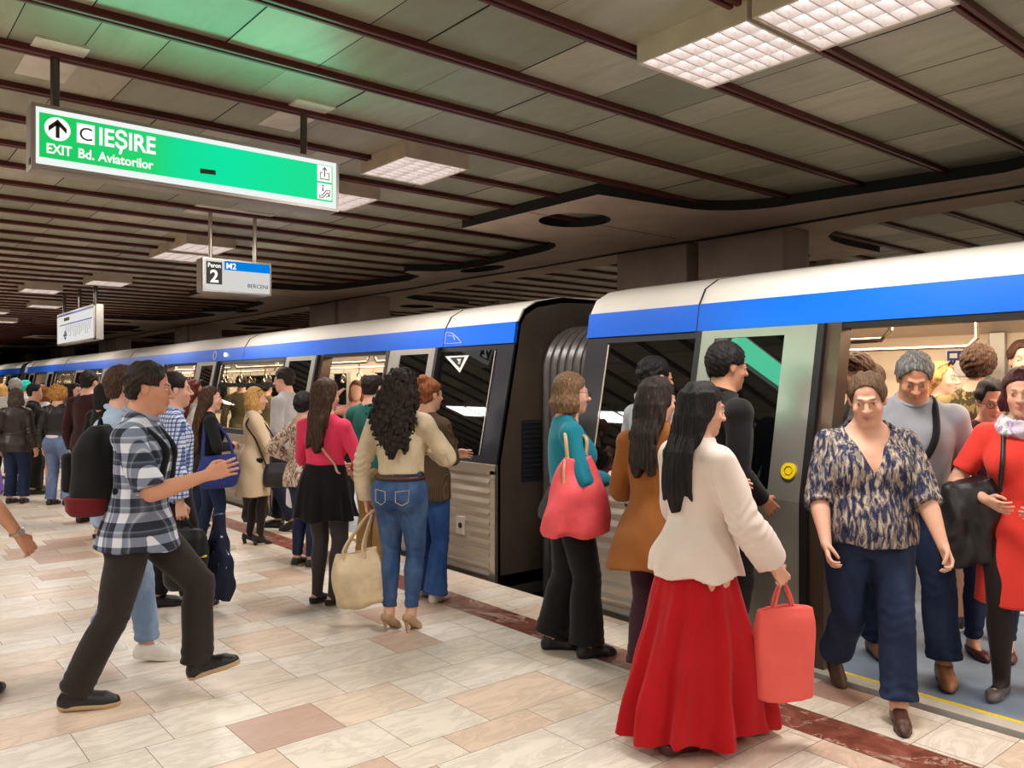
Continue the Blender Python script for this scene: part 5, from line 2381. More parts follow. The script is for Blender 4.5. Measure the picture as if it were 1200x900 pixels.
                F.union(Fn(f, V3(XS.min() - m, YS.min() - m, z_lo), V3(XS.max() + m, YS.max() + m, z_hi)), .05)
                F.cut(lambda X, Y, Z: face(X, Y, Z, .074, .020), .008)
                if style == 'long':
                    F.disp(folds(seed, .0035, 70, (1, 1, .2), 8))
                elif style == 'wavy':
                    F.disp(folds(seed, .007, 55, (1, 1, .6), 8))
                else:
                    F.disp(folds(seed, .013, 75, (1, 1, 1), 8))
            elif style == 'afro':
                F.union(ellip(hp(0, -.03, .02), V3(.125, .12, .115) * hs * vol, HR), .02)
                F.cut(lambda X, Y, Z: face(X, Y, Z, .06, .03), .012)
                F.disp(folds(seed, .012, 80, (1, 1, 1), 8))
            elif style == 'pony':
                F.union(ellip(hp(0, -.05, -.025), V3(.066, .055, .062) * hs, HR), .02)
                F.cut(face_fn, .006)
                F.cut(lambda X, Y, Z: (headlocal(X, Y, Z)[2] + f32(.066)) * f32(hs), .006)
                a0 = hp(0, -.115, .03)
                F.union(chain([hp(0, -.10, .04), hp(0, -.135, .01), a0 + V3(0, 0, -.12) - self.R[1] * .03, a0 + V3(0, 0, -.28) - self.R[1] * .02], [.022, .026, .028, .008]), .012)
                F.disp(folds(seed, .003, 90, (1, 1, .4), 8))
        return F.mesh(name, mat, self.body)


def mb_local(mb, name, mat, parent):
    """Mesh given in the figure's own space."""
    me = bpy.data.meshes.new(name)
    me.from_pydata([tuple(float(x) for x in p) for p in mb.v], [], mb.f)
    me.materials.append(mat)
    me.polygons.foreach_set('use_smooth', [True] * len(me.polygons))
    me.set_sharp_from_angle(angle=math.radians(50))
    ob = bpy.data.objects.new(name, me)
    COL.objects.link(ob)
    ob.parent = parent
    return ob


def heading(phi):
    """Rotation about z of a figure turned by phi degrees: 0 looks away from the camera, 90 to the right of the picture, 180 at the camera."""
    a = math.radians(phi)
    vx = FX * math.cos(a) + RX * math.sin(a)
    vy = FY * math.cos(a) + RY * math.sin(a)
    return math.atan2(-vx, vy)


def place(body, u, d, phi, label, dz=0.0):
    x, y = ground(u, d)
    body.location = (x, y, dz)
    body.rotation_euler = (0, 0, heading(phi))
    tag(body, label, 'person')
    return body


def to_world(body, p):
    """Figure space to world, without waiting for the depsgraph."""
    c, s = math.cos(body.rotation_euler.z), math.sin(body.rotation_euler.z)
    return V3(body.location.x + p[0] * c - p[1] * s, body.location.y + p[0] * s + p[1] * c, body.location.z + p[2])


def dir_world(body, p):
    c, s = math.cos(body.rotation_euler.z), math.sin(body.rotation_euler.z)
    return V3(p[0] * c - p[1] * s, p[0] * s + p[1] * c, p[2])

# ------------------------------------------------------------------ wardrobe
BLK = cloth('black', (20, 19, 21))
BLK2 = cloth('black_trouser', (30, 27, 26))
NAVY = cloth('navy', (30, 34, 52))
JEAN = denim('mid', (42, 66, 106), (98, 128, 166))
JEAN_D = denim('dark', (26, 36, 62), (52, 68, 100), .5)
JEAN_L = denim('light', (112, 136, 168), (176, 194, 214), .7)
JEAN_B = denim('bright', (34, 66, 122), (78, 118, 176), .5)
TIGHT = cloth('tights_grey', (62, 56, 58), .6)
TIGHT_B = cloth('tights_black', (36, 28, 27), .6)
LBLK = leather('black', (26, 24, 26))
LBRN = leather('brown', (74, 44, 30))
LTAN = leather('tan', (140, 92, 58))
SOLEW = cloth('sole_white', (226, 222, 212), .6, .05)
SOLEB = cloth('sole_black', (28, 25, 24), .6, .05)
SOLET = cloth('sole_tan', (190, 166, 122), .6, .05)
WHITE_S = cloth('white_shoe', (232, 228, 220), .6, .05)
H_DK = hair_mat('dark', (36, 27, 24))
H_BLK = hair_mat('black', (24, 20, 20))
H_BR = hair_mat('brown', (62, 42, 30), (104, 72, 50))
H_LB = hair_mat('lightbrown', (104, 78, 56), (150, 116, 84))
H_BL = hair_mat('blond', (186, 140, 78), (226, 186, 120))
H_RED = hair_mat('red', (92, 34, 24), (134, 58, 38))
H_OR = hair_mat('orange', (128, 74, 40), (172, 108, 62))
H_GR = hair_mat('grey', (96, 94, 94), (156, 152, 150))
H_BUR = hair_mat('burgundy', (58, 24, 28), (96, 44, 48))


def strap(h, pts, mat, name='strap', r=.014):
    """Flat strap through points given in figure space."""
    mb = MB()
    P = [Vector(p) for p in pts]
    # densify
    out = []
    for i in range(len(P) - 1):
        p0, p1, p2, p3 = P[max(i - 1, 0)], P[i], P[i + 1], P[min(i + 2, len(P) - 1)]
        for k in range(6):
            t = k / 6
            out.append(0.5 * ((2 * p1) + (-p0 + p2) * t + (2 * p0 - 5 * p1 + 4 * p2 - p3) * t * t + (-p0 + 3 * p1 - 3 * p2 + p3) * t ** 3))
    out.append(P[-1])
    mb.tube(out, r, 8, rs=[r] * len(out))
    return mb_local(mb, name, mat, h.body)


def tpt(h, x, z, side, off):
    """Point on the trunk at sideways x and height z (in statures), side -1 back, +1 front."""
    s = (z - .52) * h.h
    a = np.interp(s, [q[0] for q in h.secs], [q[1] for q in h.secs]) + off
    b = np.interp(s, [q[0] for q in h.secs], [q[2] for q in h.secs]) + off
    c = np.interp(s, [q[0] for q in h.secs], [q[3] for q in h.secs])
    x = max(-a * .98, min(a * .98, x))
    y = c + side * b * math.sqrt(1 - (x / a) ** 2)
    return h.o + h.R[0] * x + h.R[1] * y + h.R[2] * s


def sunglasses_on_hair(h):
    mb = MB()
    for s in (-1, 1):
        c = [h.head_pt(s * .034 + .026 * math.cos(a) * .95, .062 + .010 * math.sin(a), .112 + .018 * math.sin(a) - .02 * abs(math.sin(a)) * 0) for a in [2 * math.pi * i / 16 for i in range(16)]]
        mb.tube(c, .004, 6, True)
        mb.tube([h.head_pt(s * .06, .055, .108), h.head_pt(s * .082, .01, .085), h.head_pt(s * .084, -.03, .05)], .0035, 6)
        mb.add([tuple(p) for p in c], [tuple(range(16))])
    mb.tube([h.head_pt(-.01, .07, .112), h.head_pt(.01, .07, .112)], .0035, 6)
    return mb_local(mb, 'sunglasses', LBLK, h.body)


def glasses(h, mat=None):
    mb = MB()
    for s in (-1, 1):
        c = [h.head_pt(s * .032 + .022 * math.cos(a), .102 - .004 * abs(math.cos(a)), .004 + .016 * math.sin(a)) for a in [2 * math.pi * i / 16 for i in range(16)]]
        mb.tube(c, .0022, 6, True)
        mb.tube([h.head_pt(s * .054, .098, .010), h.head_pt(s * .078, .06, .012), h.head_pt(s * .082, -.005, .008)], .002, 6)
    mb.tube([h.head_pt(-.010, .102, .008), h.head_pt(.010, .102, .008)], .002, 6)
    return mb_local(mb, 'glasses', mat or LBLK, h.body)


def belt(h, z, mat, off=.014):
    mb = MB()
    pts = []
    for i in range(28):
        a = 2 * math.pi * i / 28
        s = (z - .52) * h.h
        A = np.interp(s, [q[0] for q in h.secs], [q[1] for q in h.secs]) + off
        B = np.interp(s, [q[0] for q in h.secs], [q[2] for q in h.secs]) + off
        C = np.interp(s, [q[0] for q in h.secs], [q[3] for q in h.secs])
        pts.append(h.o + V3(A * math.cos(a), B * math.sin(a) + C, s))
    mb.tube(pts, .017, 8, True)
    return mb_local(mb, 'belt', mat, h.body)


# ------------------------------------------------------------------ bags (things of their own)
class Bag:
    """Soft bag: its own space has x across, y through, z up; origin at the bottom centre."""

    def __init__(self, name, label, cat, loc, yaw, secs, mat, k=2.8, fold=.006, tilt=0.0, seed=1, h=.008, open_top=0.0, freq=14):
        mx = max(q[1] for q in secs) + .05
        my = max(q[2] + abs(q[3]) for q in secs) + .05
        z0, z1 = secs[0][0], secs[-1][0]
        F = Field(V3(-mx, -my, z0 - .03), V3(mx, my, z1 + .04), h)
        F.union(loft(V3(0, 0, 0), np.eye(3), secs, k))
        # rounded lower edge
        if fold:
            F.disp(folds(seed, fold, freq, (1, 1, .7)))
        if open_top:
            t = secs[-1]
            F.cut(loft(V3(0, 0, 0), np.eye(3), [(z1 - open_top, t[1] * .8, max(t[2] - .008, .004), t[3]), (z1 + .06, t[1] * .96, max(t[2] - .004, .006), t[3])], k), .004)
        self.ob = F.mesh(name, mat)
        self.ob.location = loc
        self.ob.rotation_euler = (0, tilt, yaw)
        self.M = Matrix.LocRotScale(Vector(loc), self.ob.rotation_euler, None)
        tag(self.ob, label, cat)

    def loc(self, p):
        """World point to bag space."""
        return np.array(self.M.inverted() @ Vector(p))

    def tube(self, name, pts, r, mat, n=8, closed=False, flat=None):
        out = []
        P = [Vector(p) for p in pts]
        for i in range(len(P) - 1):
            p0, p1, p2, p3 = P[max(i - 1, 0)], P[i], P[i + 1], P[min(i + 2, len(P) - 1)]
            for q in range(6):
                t = q / 6
                out.append(0.5 * ((2 * p1) + (-p0 + p2) * t + (2 * p0 - 5 * p1 + 4 * p2 - p3) * t * t + (-p0 + 3 * p1 - 3 * p2 + p3) * t ** 3))
        out.append(P[-1])
        mb = MB().tube(out, r, n, flat=flat)
        return mb_local(mb, name, mat, self.ob)


def shopper(mat):
    pass


# ------------------------------------------------------------------ the crowd
def P(u, d, phi, label, H, sex, body=None, **kw):
    far = kw.pop('far', d > 8.4)
    dz = 0.008 if ' inside the ' in label or 'passenger' in label or 'grey polo' in label or 'at the right edge' in label or 'beside the red dress' in label else 0.0
    h = Human(H, sex, far=far, **kw)
    b = h.build_body('person')
    place(b, u, d, phi, label, dz)
    return h


FWD2 = {-1: V3(-.06, .27, 1.02), 1: V3(.06, .27, 1.02)}
OUTP = {-1: V3(-1, -.7, -.4), 1: V3(1, -.7, -.4)}

# --- man in the plaid shirt striding across the foreground, with his backpack
h = P(165, 4.25, 80, 'man in black and white plaid shirt striding right across the left foreground, wearing a backpack', 1.77, 'm',
      feet={-1: dict(y=.26, lift=.05, pitch=-.32, x=-.10), 1: dict(y=-.29, pitch=.05, x=.10)}, hands={1: V3(.20, .36, 1.17), -1: V3(-.24, -.12, .86)},
      poles={1: V3(.5, -1, -.7)}, curl={1: .35, -1: .5}, lean=.05, head=(-.1, .12, 0), skin='tan')
h.top('shirt', checked('plaid', [(44, 46, 58), (120, 130, 150), (214, 218, 226)], 7.5, 8.5, .42, True), sleeves=.92, hem=.462, loose=.6, wide=.03, off=.018, seed=2, flare=[(.58, .106, .082, 0), (.52, .122, .103, .002), (.42, .126, .126, .004)])
h.collar(cloth('collar_plaid', (150, 158, 176)))
h.trousers(cloth('charcoal', (44, 38, 35)), off=.018, kneer=.078, hemr=.080, end=.99, seed=4)
h.shoes(LBLK, 'sneaker', SOLET)
h.hair('short', H_DK, vol=1.2)
plaid = h
bc = to_world(h.body, tpt(h, 0, .60, -1, .03))
bk = dir_world(h.body, V3(0, -1, 0))
rz = h.body.rotation_euler.z
bag = Bag('backpack', 'black backpack with dark red base worn by the man in the plaid shirt', 'backpack', bc + bk * .085 + V3(0, 0, -.08), rz,
          [(0, .13, .075, 0), (.03, .155, .095, 0), (.15, .16, .105, 0), (.32, .155, .09, .005), (.42, .13, .065, .02), (.46, .09, .035, .03)], cloth('pack_black', (26, 25, 27)), fold=.005, seed=5)
F = Field(V3(-.17, -.16, -.01), V3(.17, .13, .12), .008)
F.union(loft(V3(0, -.01, 0), np.eye(3), [(0, .13, .085, 0), (.03, .162, .105, 0), (.10, .166, .110, 0)], 2.8))
F.mesh('base_panel', cloth('pack_red', (104, 26, 28)), bag.ob)
F = Field(V3(-.15, -.2, .1), V3(.15, .0, .36), .008)
F.union(rbox(V3(0, -.095, .22), V3(.115, .03, .10), .025))
pk = F.mesh('front_pocket', cloth('pack_black', (26, 25, 27)), bag.ob)
mb_local(MB().tube([(-.10, -.124, .28), (0, -.128, .285), (.10, -.124, .28)], .004, 6), 'zip', STEEL, pk)
for s in (-1, 1):
    sp = [tpt(h, s * .07, .78, -1, .03), h.sh[s] * .62 + h.nb * .38 + V3(0, -.01, .045), tpt(h, s * .085, .76, 1, .03), tpt(h, s * .10, .70, 1, .03), tpt(h, s * .135, .64, 1, .03), tpt(h, s * .15, .63, -1, .04)]
    bag.tube('strap', [bag.loc(to_world(h.body, p)) for p in sp], .017, cloth('pack_black', (26, 25, 27)), flat=None)
bag.tube('carry_loop', [(-.03, .03, .45), (0, .03, .49), (.03, .03, .45)], .007, BLK)

# --- man in the pale blue shirt just behind him
h = P(146, 4.95, 85, 'man in pale blue shirt and light jeans walking behind the plaid shirted man', 1.73, 'm',
      feet={1: dict(y=.18, x=.14, pitch=.15), -1: dict(y=-.20, x=-.12, pitch=.35)}, hands={-1: V3(-.24, -.20, .84)}, skin='fair', head=(-.5, 0, 0))
h.top('shirt', cloth('paleblue', (166, 188, 212), var=.08), sleeves=1.9, hem=.46, loose=.6, wide=.02, off=.017, seed=7)
h.collar(cloth('paleblue', (166, 188, 212)))
h.trousers(JEAN_L, off=.014, hemr=.07, seed=8)
h.shoes(WHITE_S, 'sneaker', SOLEW)
h.hair('crop', H_BR)

# --- man in the small check shirt with the black backpack in hand
h = P(194, 5.95, 60, 'man in blue and white checked shirt facing the train behind the plaid shirted man', 1.71, 'm', feet={1: dict(y=.16, yaw=-.3), -1: dict(y=-.06)},
      hands={1: V3(.27, .06, .80)}, curl={1: 1.1, -1: .5}, skin='fair', g=1.05)
h.top('shirt', checked('smallcheck', [(226, 230, 240), (120, 140, 186), (58, 76, 128)], 34, 34, .4), sleeves=1.9, hem=.46, loose=.6, wide=.02, off=.016, seed=9)
h.collar(cloth('collar_blue', (170, 184, 214)))
h.trousers(BLK2, off=.016, hemr=.08, seed=9)
h.shoes(LBLK, 'shoe', SOLEB)
h.hair('crop', H_BLK)
gp = to_world(h.body, h.grip(1))
bag = Bag('backpack', 'black backpack with a yellow strip hanging from the hand of the man in checked shirt', 'backpack', gp + dir_world(h.body, V3(.06, .03, -.50)), h.body.rotation_euler.z + .9,
          [(0, .12, .07, 0), (.03, .15, .09, 0), (.2, .155, .10, 0), (.36, .14, .08, 0), (.42, .10, .05, 0)], cloth('pack_nylon', (24, 24, 28), .5), fold=.01, seed=15, freq=20)
bag.tube('yellow_strip', [(-.155, -.03, .26), (-.08, -.108, .25), (.08, -.108, .235), (.155, -.03, .24)], .008, cloth('yellow', (222, 204, 40)))
bag.tube('carry_loop', [(-.05, 0, .40), tuple(bag.loc(gp)), (.05, 0, .40)], .010, BLK)
for x in (-.07, .07):
    bag.tube('strap', [(x, .08, .36), (x * 1.3, .13, .22), (x * 1.2, .12, .08), (x, .08, .03)], .015, BLK)
gp2 = gp + dir_world(h.body, V3(.10, .20, 0))
bag = Bag('jacket', 'navy jacket with white dashes hanging over the black backpack beside the blue bag', 'jacket', gp + dir_world(h.body, V3(.02, .24, -.62)), h.body.rotation_euler.z + .5,
          [(0, .10, .035, 0), (.1, .12, .05, .0), (.3, .105, .06, 0), (.5, .075, .05, 0), (.62, .05, .035, 0)], printed('dashes', [(24, 28, 48), (30, 36, 60), (34, 40, 64), (226, 226, 232)], 30, (1, 1, .25), 1.2, (.3, .4, .66)), fold=.012, seed=16, freq=26)

# --- woman in the pink sweater
h = P(382, 6.1, 18, 'woman in bright pink sweater and short black skirt, seen from behind', 1.66, 'f', feet={-1: dict(x=-.075, yaw=.5), 1: dict(x=.07, y=-.02, yaw=.75)},
      hands={-1: V3(-.09, .25, 1.0), 1: V3(.10, .24, .98)}, poles=OUTP, head=(.25, .05, 0), g=1.06)
h.top('sweater', cloth('pink', (232, 62, 98), .9, .06), sleeves=1.6, hem=.60, loose=.25, off=.011, seed=3, fold=.004, bunch=.004)
h.skirt(BLK, [(1.04, .155, .115, 0, 0), (.95, .185, .145, 0, -.01), (.82, .215, .175, 0, -.01), (.64, .245, .20, 0, 0)], pleats=9, amp=.012, seed=3)
h.tights(TIGHT)
h.shoes(LBLK, 'flat', LTAN)
h.hair('long', H_BR, .40, vol=1.05, seed=3)
strap(h, [h.nb + V3(-.075, 0, .01), tpt(h, -.06, .76, -1, .018), tpt(h, .03, .70, -1, .018), tpt(h, .11, .63, -1, .018), tpt(h, .15, .585, -1, .03), tpt(h, .16, .57, 1, .04)], cloth('beige_strap', (206, 176, 146)), 'bag_strap', .009)

# --- woman in the cream jacket with curly hair, and her tote
h = P(468, 5.42, 14, 'woman with long dark curly hair in cream leather jacket, jeans and beige heels', 1.735, 'f', heel=.075, feet={-1: dict(x=-.07, yaw=0.1), 1: dict(x=.075, yaw=.15, y=.02)},
      hands={-1: V3(-.25, .03, .86), 1: V3(.13, .30, 1.16)}, poles={1: V3(1, -.5, -.6), -1: V3(-.6, -1, 0)}, curl={-1: 1.2, 1: .5}, head=(.15, .05, .0), g=1.03)
h.top('jacket', leather('cream', (208, 190, 158), .5, .35), sleeves=1.97, hem=.585, loose=.45, off=.018, wide=.006, seed=6, fold=.006, bunch=.007)
h.trousers(JEAN, off=.007, end=.955, seed=6, bunch=.006)
belt(h, .572, LBRN)
h.shoes(leather('snake', (188, 156, 120)), 'stiletto')
h.hair('curly', H_DK, .44, vol=1.22, seed=6)
for s in (-1, 1):
    q = [tpt(h, s * .035, .525, -1, .030), tpt(h, s * .115, .53, -1, .026), tpt(h, s * .112, .485, -1, .030), tpt(h, s * .072, .472, -1, .036), tpt(h, s * .036, .485, -1, .034)]
    mb_local(MB().tube(q, .0028, 5, True), 'pocket_seam', cloth('stitch', (176, 168, 150)), h.body)
gp = to_world(h.body, h.grip(-1))
bag = Bag('tote_bag', 'cream leather tote bag hanging from the curly haired woman\'s left hand', 'handbag', gp + dir_world(h.body, V3(-.03, -.04, -.62)), h.body.rotation_euler.z + .1,
          [(0, .175, .075, 0), (.03, .205, .10, 0), (.12, .20, .105, 0), (.24, .175, .075, 0), (.33, .15, .035, 0), (.37, .14, .018, 0)], leather('tote_cream', (214, 192, 156), .45, .25), fold=.010, tilt=-.18, seed=8, open_top=.05, k=2.6)
gl_ = bag.loc(gp)
for y in (-.03, .03):
    bag.tube('handle', [(-.07, y, .30), (-.065, y, .40), tuple(gl_ + V3(0, y * .3, 0)), (.065, y, .40), (.07, y, .30)], .0095, leather('tote_cream', (214, 192, 156)))
mb_local(MB().bbox(-.075, -.03, -.060, -.052, .18, .27, .003), 'luggage_tag', leather('tote_cream', (214, 192, 156)), bag.ob)

# --- woman in the brown knitted sweater
h = P(502, 6.25, 38, 'woman with reddish bun in brown knitted sweater and blue jeans beside the steel panel', 1.665, 'f', feet={-1: dict(x=-.10, y=.02), 1: dict(x=.11, y=-.04)},
      hands={-1: V3(.06, .24, 1.08), 1: V3(-.04, .26, 1.10)}, poles=OUTP, head=(.2, .05, 0), g=1.04)
h.top('sweater', knitted('brown', (104, 84, 66)), sleeves=1.9, hem=.455, loose=.4, off=.016, seed=11)
h.trousers(JEAN_B, off=.010, kneer=.058, hemr=.092, end=1.02, seed=12)
h.shoes(WHITE_S, 'sneaker', SOLEW)
h.hair('bun', H_OR, bunpos=(0, -.07, .10), vol=1.15)

# --- man in teal between them
h = P(436, 7.25, 30, 'man with thinning dark hair in dark teal polo and khaki trousers facing the door', 1.72, 'm', hands={-1: V3(-.1, .3, 1.05), 1: V3(.1, .3, 1.05)}, poles=OUTP)
h.top('polo', cloth('teal', (22, 92, 84)), sleeves=.9, hem=.48, loose=.5, off=.015, wide=.02, seed=13)
h.trousers(cloth('khaki', (150, 116, 66)), off=.018, hemr=.085, kneer=.08, seed=14)
h.shoes(LBLK, 'shoe', SOLEB)
h.hair('balding', H_DK)

# --- woman in a patterned blouse beside the pink sweater, with the plastic bag
h = P(356, 7.35, 30, 'short woman with dark hair knot in pale patterned blouse left of the pink sweater', 1.55, 'f', hands={-1: V3(-.22, .12, .96), 1: V3(.1, .25, .95)}, poles=OUTP, curl={-1: 1.1, 1: .5})
h.top('blouse', printed('floral', [(206, 190, 172), (190, 170, 150), (120, 88, 76), (226, 214, 200)], 30), sleeves=1.9, hem=.46, loose=.5, off=.015, wide=.02, seed=17)
h.trousers(JEAN_D, off=.010, seed=18)
h.shoes(LBLK, 'sneaker', SOLET)
h.hair('updo', H_BLK, bunpos=(0, -.10, .02))
gp = to_world(h.body, h.grip(-1))
bag = Bag('plastic_bag', 'white plastic carrier bag hanging at the patterned blouse\'s side', 'bag', gp + dir_world(h.body, V3(-.03, -.06, -.44)), h.body.rotation_euler.z,
          [(0, .09, .05, 0), (.03, .13, .08, 0), (.16, .13, .085, 0), (.3, .09, .06, 0), (.40, .05, .025, 0)], cloth('plastic_white', (226, 224, 222), .35, .06), fold=.012, seed=19, freq=30)
for y in (-.02, .02):
    bag.tube('handle', [(-.035, y, .37), tuple(bag.loc(gp)), (.035, y, .37)], .010, cloth('plastic_white', (226, 224, 222)))

# --- man in the grey top stepping off, with a black garment bag
h = P(335, 9.25, -78, 'young man in light grey sweatshirt stepping left out of the train', 1.82, 'm', far=False, feet={1: dict(y=.15), -1: dict(y=-.15, pitch=.3)},
      hands={-1: V3(-.20, .20, 1.02), 1: V3(.26, .12, .95)}, curl={-1: .9, 1: 1.1}, head=(-.1, .1, 0))
h.top('sweatshirt', cloth('greymarl', (166, 164, 166)), sleeves=1.9, hem=.48, loose=.6, off=.02, wide=.01, seed=21)
h.trousers(NAVY, off=.016, hemr=.075)
h.shoes(LBLK, 'shoe', SOLEB)
h.hair('short', H_DK, vol=1.4)
gp = to_world(h.body, h.grip(-1))
bag = Bag('garment_bag', 'long black bag carried low in front of the door by the man in grey', 'bag', gp + V3(-.02, -.02, -.86), .4,
          [(0, .12, .06, 0), (.04, .165, .09, 0), (.3, .165, .09, 0), (.55, .12, .07, 0), (.68, .07, .04, 0)], cloth('garment_black', (28, 25, 24), .6), fold=.014, seed=22, freq=22, h=.011)
bag.tube('handle', [(-.05, 0, .65), tuple(bag.loc(gp)), (.05, 0, .65)], .012, BLK)

# --- woman in the cream coat
h = P(297, 8.4, 62, 'blond woman in long cream coat, black tights and heels waiting by the window', 1.60, 'f', far=False, heel=.055, hands={1: V3(.12, .27, .92), -1: V3(-.1, .25, .95)}, poles=OUTP,
      feet={-1: dict(x=-.06, y=-.03), 1: dict(x=.07, y=.05)}, head=(.15, .05, 0))
h.top('coat', cloth('coat_cream', (222, 198, 164), .9, .05), sleeves=1.95, hem=.29, off=.018, loose=.7, wide=.012, flare=[(.6, .092, .084, -.004), (.5, .116, .100, -.012), (.4, .126, .106, -.012), (.25, .142, .116, -.010)], seed=23, fold=.005, neck='crew')
h.collar(cloth('coat_cream', (222, 198, 164)), .016)
h.tights(TIGHT_B)
h.shoes(LBLK, 'pump')
h.hair('bob', H_BL, .125, vol=1.1, seed=23)
sunglasses_on_hair(h)
gp = to_world(h.body, h.grip(1))
shp = to_world(h.body, h.sh[1] + V3(-.02, -.0, .05))
bag = Bag('shoulder_bag', 'black shoulder bag at the cream coat\'s hip', 'handbag', to_world(h.body, V3(.235, .20, .60)), h.body.rotation_euler.z + 1.3,
          [(0, .13, .04, 0), (.03, .15, .055, 0), (.15, .15, .055, 0), (.24, .13, .03, 0)], leather('bag_black', (30, 28, 28)), fold=.006, seed=24)
bag.tube('strap', [(-.12, 0, .22), tuple(bag.loc(to_world(h.body, tpt(h, .15, .66, -1, .03)))), tuple(bag.loc(to_world(h.body, tpt(h, .11, .76, -1, .045)))), tuple(bag.loc(shp)), tuple(bag.loc(to_world(h.body, tpt(h, .13, .74, 1, .05)))), (.12, 0, .22)], .009, LBLK)

# --- woman in black with the blue bag
h = P(246, 8.1, 58, 'woman with very long brown hair in black jacket and white sneakers', 1.60, 'f', hands={1: V3(.13, .18, 1.02), -1: V3(0, .2, 1.02)}, poles=OUTP, feet={-1: dict(x=-.09, y=-.08), 1: dict(x=.10, y=.06)}, head=(.2, .05, 0))
h.top('jacket', cloth('black', (20, 19, 21)), sleeves=1.95, hem=.47, loose=.5, off=.016, seed=25)
h.trousers(JEAN_D, off=.008, seed=25)
h.shoes(WHITE_S, 'sneaker', SOLEW)
h.hair('long', H_BR, .56, vol=1.1, seed=25)
bag = Bag('messenger_bag', 'navy blue shoulder bag with white lettering hanging by the woman in black', 'handbag', to_world(h.body, V3(.27, .02, .64)), h.body.rotation_euler.z + 1.35,
          [(0, .13, .05, 0), (.03, .175, .075, 0), (.15, .19, .08, 0), (.27, .165, .05, 0), (.31, .15, .025, 0)], cloth('bag_navy', (42, 54, 116)), fold=.009, seed=26)
bag.tube('strap', [(-.14, .0, .29), tuple(bag.loc(to_world(h.body, V3(.20, -.10, 1.10)))), tuple(bag.loc(to_world(h.body, h.sh[1] + V3(-.03, -.02, .055)))), tuple(bag.loc(to_world(h.body, V3(.19, .12, 1.12)))), (.14, 0, .29)], .016, cloth('bag_navy', (42, 54, 116)))
for i, (a_, z_) in enumerate(((-.08, .10), (-.05, .115), (-.02, .105), (.01, .118), (.04, .108), (.07, .122))):
    mb_local(MB().tube([(a_ - .012, -.083, z_ - .012), (a_, -.0855, z_ + .014), (a_ + .014, -.083, z_ - .006)], .0055, 6), 'lettering', cloth('white_print', (226, 226, 230)), bag.ob)

# --- behind them, towards the second door
h = P(226, 9.3, 50, 'woman with long red wavy hair and sunglasses on her head, in white tee', 1.67, 'f')
h.top('tee', cloth('white', (216, 210, 204)), sleeves=.8, hem=.5, loose=.4, off=.014)
h.trousers(JEAN_D, off=.010)
h.shoes(LBLK, 'sneaker', SOLEW)
h.hair('wavy', H_RED, .36, vol=1.3, seed=31)
sunglasses_on_hair(h)
h = P(209, 10.3, 42, 'person with brown wavy hair in dark red leather jacket near the second door', 1.58, 'f')
h.top('jacket', leather('darkred', (120, 36, 38)), sleeves=1.95, hem=.5, loose=.5, off=.016)
h.trousers(BLK2, off=.012)
h.shoes(LBLK, 'shoe')
h.hair('wavy', H_BR, .20, vol=1.25, seed=32)
h = P(104, 9.7, 15, 'tall man in dark maroon sweater with short dark hair', 1.78, 'm')
h.top('sweater', cloth('maroon', (52, 24, 26)), sleeves=1.95, hem=.48, loose=.5, off=.02)
h.trousers(BLK2, off=.016, hemr=.08)
h.shoes(LBLK, 'shoe')
h.hair('short', H_DK)
h = P(122, 8.7, 25, 'woman with black bobbed hair in black jacket right of the maroon sweater', 1.63, 'f')
h.top('jacket', cloth('black', (20, 19, 21)), sleeves=1.95, hem=.48, loose=.5, off=.018)
h.trousers(BLK2, off=.012)
h.shoes(LBLK, 'flat')
h.hair('bob', H_BLK, .16, vol=1.1)
h = P(68, 11.15, 4, 'woman with big blond curls in black leather jacket and faded blue jeans', 1.61, 'f', far=False, feet={-1: dict(x=-.11), 1: dict(x=.11)}, g=1.06)
h.top('undershirt', cloth('white', (216, 210, 204)), sleeves=0, hem=.555, loose=.4, off=.012)
h.top('jacket', LBLK, sleeves=1.95, hem=.58, loose=.5, off=.020, bunch=.006)
h.trousers(denim('faded', (86, 104, 140), (132, 150, 182), .7), off=.012, kneer=.062, hemr=.07, end=.99)
h.shoes(LBLK, 'shoe')
h.hair('afro', hair_mat('curlblond', (176, 124, 60), (222, 176, 104)), seed=33, vol=1.0)
h = P(19, 11.3, 0, 'woman in belted dark brown leather jacket and navy jeans, left of the blond curls', 1.57, 'f', g=1.12, far=False)
h.top('jacket', leather('darkbrown', (48, 34, 30)), sleeves=1.95, hem=.45, loose=.5, off=.02, bunch=.006)
belt(h, .60, leather('darkbrown', (48, 34, 30)), .028)
h.trousers(JEAN_D, off=.014, hemr=.08)
h.shoes(LBLK, 'shoe')
h.hair('bob', hair_mat('ash', (70, 58, 52), (104, 90, 82)), .15, vol=1.1)
h = P(18, 13.2, -15, 'grey haired person in pale shirt at the left edge beyond the leather jackets', 1.72, 'm')
h.top('shirt', cloth('palegrey', (196, 194, 190)), sleeves=1.9, hem=.47, loose=.5, off=.016)
h.trousers(NAVY)
h.shoes(LBLK, 'shoe')
h.hair('short', hair_mat('palegrey', (150, 146, 142), (190, 186, 180)), vol=1.5)
h = P(40, 12.3, 70, 'person with short dark hair in black jacket facing right, left of the orange hair', 1.63, 'm')
h.top('jacket', cloth('black', (20, 19, 21)), sleeves=1.95, hem=.47, loose=.5, off=.02)
h.trousers(BLK2, off=.02, hemr=.10, kneer=.085)
h.shoes(LBLK, 'shoe')
h.hair('short', H_BLK, vol=1.3)
h = P(50, 12.9, 10, 'woman with orange hair in white and red top and purple skirt', 1.61, 'f')
h.top('top', cloth('white', (216, 210, 204)), sleeves=1.0, hem=.68, loose=.4, off=.014)
h.top('vest', cloth('red', (186, 44, 36)), sleeves=0, hem=.52, loose=.4, off=.012, depth=.10)
